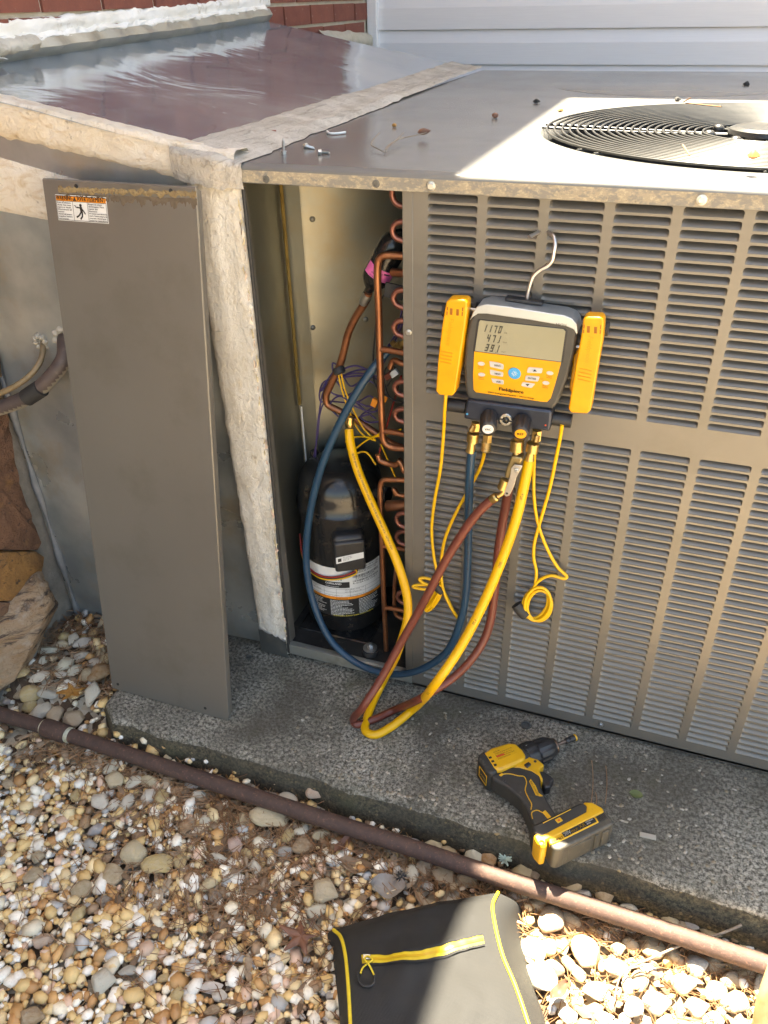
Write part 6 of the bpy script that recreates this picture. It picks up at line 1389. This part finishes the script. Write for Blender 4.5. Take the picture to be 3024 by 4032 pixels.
# ------------------------------------------------------------------ fine gravel
def bag_at(x, y):
    d1, d2 = V((PLc[-1].x - PLc[4].x, PLc[-1].y - PLc[4].y, 0)), V((PRc[-1].x - PRc[4].x, PRc[-1].y - PRc[4].y, 0))
    a = d1.x * (y - PLc[4].y) - d1.y * (x - PLc[4].x); b = d2.x * (y - PRc[4].y) - d2.y * (x - PRc[4].x)
    t = (V((x, y, 0)) - V((PLc[2].x, PLc[2].y, 0))).dot(-V((far.x, far.y, 0)).normalized()); return a > 0 and b < 0 and t > .0
XY = []; sp = .0108
for j in range(int(1.25 / sp)):
    for i in range(int(2.5 / sp)):
        x = -1.15 + i * sp + rnd(-.5, .5) * sp; y = -1.1 + j * sp + rnd(-.5, .5) * sp
        if x > PX0 + .02 and y > PY0 + .012: continue
        if y > .06 or (x < -.63 and y > -.05): continue
        dens = .5 + .9 * mnoise.noise((x * 5, y * 5, 9.3)) + .35 * mnoise.noise((x * 14, y * 14, 2))
        fine = 1.25 - abs(y + .34) * 0 if y < -.40 and x < .42 else .35
        if y > -.40: fine = .33
        if y < -.40 and x > .05 and x < .42 and y > -.62: fine = .75
        if rnd(0, 1) > max(.10, min(1, dens + .55)) * fine: continue
        if bag_at(x, y): continue
        if any((x - a) ** 2 + (y - b) ** 2 < (c * .95) ** 2 for a, b, c, h in ST): continue
        XY.append((x, y))
XY = np.array(XY); N = len(XY); print('pebbles', N)
s0 = rg.lognormal(math.log(.0077), .36, N).clip(.0036, .0155)
pos = np.stack([XY[:, 0], XY[:, 1], np.array([zg(a, b) for a, b in XY]) + s0 * rg.uniform(-.25, .75, N)], 1)
siz = np.stack([s0 * rg.uniform(.95, 1.45, N), s0 * rg.uniform(.75, 1.05, N), s0 * rg.uniform(.5, .8, N)], 1)
pal = np.array([(.60, .56, .48), (.66, .61, .50), (.56, .43, .23), (.50, .34, .14), (.40, .22, .08), (.32, .16, .055), (.31, .305, .29), (.46, .31, .22), (.20, .125, .07), (.56, .49, .36)])
pi = rg.choice(10, N, p=[.15, .10, .17, .16, .11, .07, .06, .05, .06, .07]); cols = pal[pi] * rg.uniform(1.2, 1.6, (N, 1))
gv = blobs('gravel', pos, siz, cols, rotmats(N, .35)); gv['kind'] = 'stuff'; gv['label'] = 'fine mixed pea gravel covering the ground'

# ------------------------------------------------------------------ needles and leaf litter
def litter_xy(n):
    res = []
    while len(res) < n:
        r = random.random()
        if r < .38: x = rnd(-.5, 1.25); y = PY0 - .012 - abs(random.gauss(0, .045))
        elif r < .50: x = rnd(-.66, -.36); y = rnd(-.25, .0)
        elif r < .80: x = .1 + random.gauss(0, .17); y = -.50 + random.gauss(0, .11)
        elif r < .90: x = rnd(.6, 1.15); y = rnd(-.62, -.34)
        else: x = rnd(-.8, .45); y = -.36 - .6 * random.random() ** 1.5
        if x > PX0 + .02 and y > PY0: continue
        if bag_at(x, y): continue
        res.append((x, y))
    return res
q = MB()
for (x, y) in litter_xy(3600):
    a = random.gauss(-.35, .8) if random.random() < .6 else rnd(0, math.pi); L = rnd(.03, .095); z = zg(x, y) + rnd(.002, .016); bend = rnd(-.25, .25); r = rnd(.0005, .0009)
    P = [V((x + math.cos(a + bend * k) * L * (k - 1) / 2, y + math.sin(a + bend * k) * L * (k - 1) / 2, z + rnd(-.004, .005))) for k in range(3)]
    t = (P[2] - P[0]).normalized(); s1 = t.cross(V((0, 0, 1))).normalized() * r; u1 = V((0, 0, r * 1.4))
    k0 = len(q.v)
    for p in P: q.v += [tuple(p - s1), tuple(p + s1), tuple(p + u1)]
    for j in range(2):
        for i in range(3): q.f.append((k0 + 3 * j + i, k0 + 3 * j + (i + 1) % 3, k0 + 3 * j + 3 + (i + 1) % 3, k0 + 3 * j + 3 + i))
nd_ = q.build('pine_needles', 'needle'); nd_['kind'] = 'stuff'; nd_['label'] = 'dry brown pine needles strewn over the gravel'
q = MB()
for (x, y) in litter_xy(900):
    a = rnd(0, 6.28); L = rnd(.006, .020); W = L * rnd(.25, .6); z = zg(x, y) + rnd(.002, .013); t1, t2 = rnd(-.4, .4), rnd(-.5, .5)
    e1_ = V((math.cos(a), math.sin(a), t1)).normalized(); e2_ = V((-math.sin(a), math.cos(a), t2)).normalized(); c = V((x, y, z)); up = e1_.cross(e2_)
    pts = [c - e1_ * L, c - e1_ * L * .3 + e2_ * W * rnd(.6, 1), c + e1_ * L * .4 + e2_ * W * rnd(.5, 1), c + e1_ * L, c + e1_ * L * .3 - e2_ * W * rnd(.6, 1), c - e1_ * L * .4 - e2_ * W * rnd(.5, 1), c + up * W * rnd(.1, .5)]
    q.add(pts, [(0, 1, 6), (1, 2, 6), (2, 3, 6), (3, 4, 6), (4, 5, 6), (5, 0, 6)])
lf_ = q.build('leaf_litter', 'dead_leaf', smooth=50); lf_['kind'] = 'stuff'; lf_['label'] = 'crumbled brown leaf bits among the stones'

# star-shaped fallen leaves
def star_leaf(u, v, z, size, rot, m, label, seed, lobes=5):
    p = aZ(u, v, z); q = MB(); r = random.Random(seed); out = []
    for k in range(lobes):
        a = rot + (k - (lobes - 1) / 2) * 1.12; L = size * (1.0 - .13 * abs(k - (lobes - 1) / 2)) * r.uniform(.85, 1.12)
        out += [(a - .50, size * .36), (a - .22, L * .62), (a - .03, L), (a + .05, L * .96), (a + .24, L * .60)]
    out.append((rot + math.pi - .25, size * .22)); out.append((rot + math.pi + .25, size * .22))
    pts = []
    for a, l in out: pts.append(V((p.x + l * math.cos(a), p.y + l * math.sin(a), p.z + .22 * l * l / size * (1 + .8 * math.sin(a * 2 + seed)) + .004 * mnoise.noise((a * 2, l * 60, seed)))))
    mid = []
    for (a, l), w_ in zip(out, pts): mid.append(V((p.x + l * .5 * math.cos(a), p.y + l * .5 * math.sin(a), p.z + .003 * math.sin(a * 5) + .05 * l)))
    n = len(pts); c0 = len(q.v); q.v = [tuple(p)] + [tuple(w_) for w_ in mid] + [tuple(w_) for w_ in pts]
    for i in range(n): j = (i + 1) % n; q.f += [(0, 1 + i, 1 + j), (1 + i, 1 + n + i, 1 + n + j, 1 + j)]
    root = thing('fallen_leaf', tuple(p), label, 'leaf'); q.build('blade', m, root, smooth=50, solid=.0004)
    MB().tube([p, p + V((math.cos(rot + math.pi) * size * .5, math.sin(rot + math.pi) * size * .5, .003)), p + V((math.cos(rot + math.pi + .2) * size, math.sin(rot + math.pi + .2) * size, .008))], .0007, seg=6, sub=4).build('stalk', m, root)
star_leaf(285, 2722, -.005, .043, -1.5, 'gold_leaf', 'golden brown star-shaped leaf lying on pale stones near the pipe coupling', 3)
star_leaf(1185, 3685, -.075, .045, -2.0, 'brown_leaf', 'reddish brown star-shaped leaf on the gravel left of the tool bag', 8)
def plain_leaf(u, v, z, L, W, rot, m, label):
    p = aZ(u, v, z); q = MB()
    q.grid(lambda a, b: p + V((math.cos(rot), math.sin(rot), 0)) * L * (a - .5) + V((-math.sin(rot), math.cos(rot), 0)) * W * (b - .5) * math.sin(a * math.pi) ** .7 + V((0, 0, .25 * W * abs(b - .5) * 2 * 1 + .004 * math.sin(a * 9) + .01 * (a - .5) ** 2 * L / .05)), 12, 6)
    return tag(q.build('fallen_leaf', m, None, smooth=70), label, 'leaf')
plain_leaf(1400, 3415, -.085, .075, .032, .1, 'dead_leaf', 'long dull brown leaf half buried in needles above the bag')
plain_leaf(1350, 3330, -.08, .05, .022, 1.2, 'brown_leaf', 'folded brown leaf among needles by the pipe above the bag')
plain_leaf(238, 2970, -.075, .040, .018, .3, 'gold_leaf', 'curled orange-brown leaf just below the pipe coupling')
plain_leaf(560, 2865, -.03, .032, .018, .9, 'gold_leaf', 'small orange leaf at the left edge of the concrete pad')
plain_leaf(2200, 3905, -.07, .045, .02, 1.0, 'brown_leaf', 'small red-brown leaf beside the bag in the sun patch')
plain_leaf(1530, 3500, -.085, .07, .05, .2, 'dead_grey' if 'dead_grey' in MATS else mk('dead_grey', (.34, .31, .27), (.25, .22, .19), rough=.85, scale=40, bump=.5, bs=120), 'crumpled grey dead leaf touching the top of the bag')
# spiky seed ball
p = aZ(1578, 3452, -.075); root = thing('seed_ball', tuple(p), 'dark spiky sweetgum seed ball lying above the bag', 'seed pod')
MB().lathe([(.001, -.011), (.007, -.009), (.0112, 0), (.007, .009), (.001, .011)], p, (0, 0, 1), seg=14).build('core', 'dark_void', root, smooth=60)
for k in range(46):
    z_ = 1 - 2 * (k + .5) / 46; a = k * 2.39996; s_ = math.sqrt(1 - z_ * z_); n_ = V((s_ * math.cos(a), s_ * math.sin(a), z_))
    MB().lathe([(.0016, .009), (.0012, .014), (.0001, .0185)], p, n_, seg=5).build('spike', 'twig', root)
# lichen tuft, twigs
q = MB(); p = aZ(1988, 3385, -.06); r = random.Random(3)
for k in range(26):
    a = r.uniform(0, 6.28); l = r.uniform(.006, .015); d_ = V((math.cos(a) * l, math.sin(a) * l, r.uniform(.0, .012))); w_ = V((-math.sin(a), math.cos(a), .3)) * .0022
    q.add([p, p + d_ * .6 + w_, p + d_ + w_ * .5, p + d_ - w_ * .6, p + d_ * .6 - w_], [(0, 1, 2, 3, 4)])
tag(q.build('lichen_tuft', 'lichen', None, solid=.0008), 'pale green lichen tuft between stones below the drill', 'lichen')
def stick(pts, r, label, m='twig', sides=()):
    P = [aZ(*p_) for p_ in pts]; root = thing('twig', tuple(P[0]), label, 'twig'); MB().tube(P, lambda t: r * (1 - .5 * t), seg=8, sub=5).build('stem', m, root, smooth=70)
    for s_ in sides: MB().tube([aZ(*p_) for p_ in s_], r * .6, seg=6, sub=4).build('branch', m, root, smooth=70)
stick([(2920, 3642, -.035), (2840, 3675, -.045), (2700, 3715, -.06), (2560, 3775, -.065), (2470, 3815, -.07), (2440, 3850, -.07), (2420, 3930, -.07)], .0026, 'grey broken twig poking from under the rusty pipe at right', 'twig', ([(2470, 3815, -.07), (2540, 3800, -.065), (2580, 3790, -.06)],))
stick([(870, 3480, -.08), (960, 3420, -.075), (1050, 3330, -.07), (1080, 3290, -.065)], .0012, 'thin reddish twig across the gravel left of the bag')
stick([(2990, 4060, -.02), (3000, 3960, .03), (3012, 3900, .06), (3040, 3800, .10)], .012, 'pale wooden stake standing at the lower right corner', mk('pale_wood', (.55, .40, .20), (.48, .33, .15), rough=.6, scale=60))

# ------------------------------------------------------------------ loose bits on the unit's top and the pad
def loose_screw(u, v, d, label, L=.019):
    d = V(d).normalized(); p = aZ(u, v, UZ + .004); root = thing('loose_screw', tuple(p), label, 'screw', 'loose sheet-metal screws on the unit')
    MB().lathe([(.0054, 0), (.0057, .0006), (.0054, .0014), (.0036, .0018)], p, d, seg=16).build('washer', 'screw_zinc', root, smooth=40)
    MB().lathe([(.0044, -.0042), (.0046, -.0036), (.0046, 0)], p, d, seg=6).build('hex_head', 'screw_zinc', root)
    pr = [(.0023, .001)]; n = 9
    for k in range(n): pr += [(.0030, .0025 + L * .85 * k / n), (.0020, .0025 + L * .85 * (k + .5) / n)]
    pr.append((.0002, L + .003)); MB().lathe(pr, p, d, seg=10).build('thread', 'screw_zinc', root, smooth=60)
loose_screw(1117, 597, (.02, .05, 1), 'loose screw standing upright on its head, nearest the taped corner')
loose_screw(1205, 576, (1, -.35, -.12), 'loose screw lying on its side, middle of the three on the unit top')
loose_screw(1262, 600, (.85, .45, -.1), 'loose screw lying with its head towards the viewer, right of the other two', .014)
p = aZ(1064, 520, UZ + .012); tag(MB().tube([p + V((-.011, 0, 0)), p, p + V((.011, .004, 0))], .0035, seg=10, sub=3).build('wire_stub', 'copper_pink', None, smooth=60), 'short reddish brown stub lying on the mastic strip', 'debris')
P = [aZ(u, v, UZ + .003) for u, v in ((1288, 517), (1302, 526), (1330, 525), (1360, 521))]; tag(MB().tube(P, .0022, seg=8, sub=4).build('foam_scrap', 'label_white', None, smooth=60), 'thin white scrap on the unit top right of the mastic strip', 'debris')
root = thing('dry_sprig', tuple(aZ(1515, 598, UZ)), 'dry brown sprig with curled stems on the unit top', 'twig')
for pts in ([(1515, 600), (1480, 582), (1463, 572), (1468, 552), (1485, 532), (1497, 522)], [(1520, 600), (1530, 578), (1560, 552), (1590, 522)], [(1512, 598), (1530, 572), (1580, 545), (1640, 532), (1680, 522)]): MB().tube([aZ(u, v, UZ + .003 + .012 * (k / len(pts))) for k, (u, v) in enumerate(pts)], .0009, seg=6, sub=4).build('stem', 'twig', root, smooth=60)
MB().lathe([(.0, -.012), (.005, -.007), (.006, 0), (.004, .007), (0, .014)], aZ(1668, 518, UZ + .012), (1, .2, .1), seg=8).build('bud', 'brown_leaf', root, smooth=40)
for (u, v, s_, m_, lab) in ((1950, 455, .011, 'brown_leaf', 'brown seed husk beside the sunlit part of the unit top'), (2112, 398, .010, 'dark_void', 'dark seed husk at the rear corner of the sun patch'), (1553, 493, .007, 'gold_leaf', 'small yellowish husk on the unit top behind the sprig'), (2668, 390, .010, 'dark_void', 'dark husk behind the fan guard'), (2940, 330, .012, 'dark_void', 'dark husk far back on the unit top at right'), (2206, 433, .008, 'gold_leaf', 'small orange crumb on the sunlit deck'), (2968, 610, .011, 'gold_leaf', 'orange leaf crumb resting on the fan guard'), (1337, 385, .007, 'dark_void', 'black crumb on the duct top near the mastic strip')):
    p = aZ(u, v, UZ + s_ * .5 + (.022 if v == 610 else 0)); q = MB(); r = random.Random(u)
    rings = [[p + V((math.cos(a) * s_ * w_ * r.uniform(.6, 1.2), math.sin(a) * s_ * w_ * r.uniform(.6, 1.2), h * s_)) for a in [k * .9 for k in range(7)]] for h, w_ in ((-.4, .5), (-.1, .9), (.3, .6), (.5, .2))]
    tag(q.loft(rings).build('seed_husk', m_, None, smooth=30, fix=True), lab, 'husk')
for (u0, v0, u1, v1, lab) in ((2840, 330 + 90, 2700, 405, 'pine needle lying across the rear of the fan guard'), (2688, 570, 2715, 612, 'tan straw caught upright in the fan guard'), (2720, 385, 2690, 402, 'thin straw leaning on the back rim of the fan opening')):
    tag(MB().tube([aZ(u0, v0, UZ + .035), aZ(u1, v1, UZ + .025)], .0012, seg=6, sub=1).build('straw', 'needle', None), lab, 'straw')
for k, (u, v, L_) in enumerate(((2330, 3080, 170), (2385, 3090, 150), (2345, 3150, 60))):
    P = [aZ(u + 5 * math.sin(j * .9), v - L_ / 2 + L_ * j / 4, .002) for j in range(5)]; tag(MB().tube(P, .0007, seg=5, sub=4).build('pine_needle', 'needle', None), ('long pine needle on the pad right of the drill', 'second long pine needle further right on the pad', 'short pine needle on the pad behind the battery')[k], 'needle')
p = aZ(2505, 3128, .002); q = MB(); q.grid(lambda a, b: p + V(((a - .5) * .028, (b - .5) * .020 * math.sin(a * math.pi) ** .6, .003 * abs(b - .5))), 8, 4); tag(q.build('green_leaf', mk('green_leaf', (.10, .13, .045), (.14, .16, .06), rough=.5, scale=60), None, smooth=60), 'small dull green leaf lying flat on the concrete pad', 'leaf')
p = aZ(2551, 3292, .002); tag(MB().obox(p, (.015, .001, 0), (-.0005, .005, 0), (0, 0, .002)).build('concrete_chip', 'label_white' if False else mk('chip', (.36, .33, .27), rough=.9), None, bevel=.001), 'pale flat stone chip on the pad right of the battery', 'stone chip')
p = aZ(2070, 2857, .001); root = thing('anchor_sleeve', tuple(p), 'metal anchor sleeve set in the pad behind the drill', 'anchor'); MB().lathe([(.0105, 0), (.0105, .003), (.0075, .003), (.006, -.004), (.0, -.005)], p, (0, 0, 1), seg=20).build('ring', 'galv_dark', root, smooth=40)
p = aZ(980, 2588, .001); root = thing('anchor_sleeve', tuple(p), 'small metal anchor sleeve in the pad near the duct corner', 'anchor'); MB().lathe([(.0075, 0), (.0075, .002), (.005, .002), (.004, -.004), (.0, -.005)], p, (0, 0, 1), seg=20).build('ring', 'galv_dark', root, smooth=40)
SC.cycles.max_bounces = 6; SC.cycles.diffuse_bounces = 3; SC.cycles.glossy_bounces = 3; SC.cycles.transmission_bounces = 2
SC.cycles.caustics_reflective = False; SC.cycles.caustics_refractive = False; SC.cycles.use_adaptive_sampling = True; SC.cycles.adaptive_threshold = .02
SC.cycles.use_denoising = True; SC.cycles.sample_clamp_indirect = 6
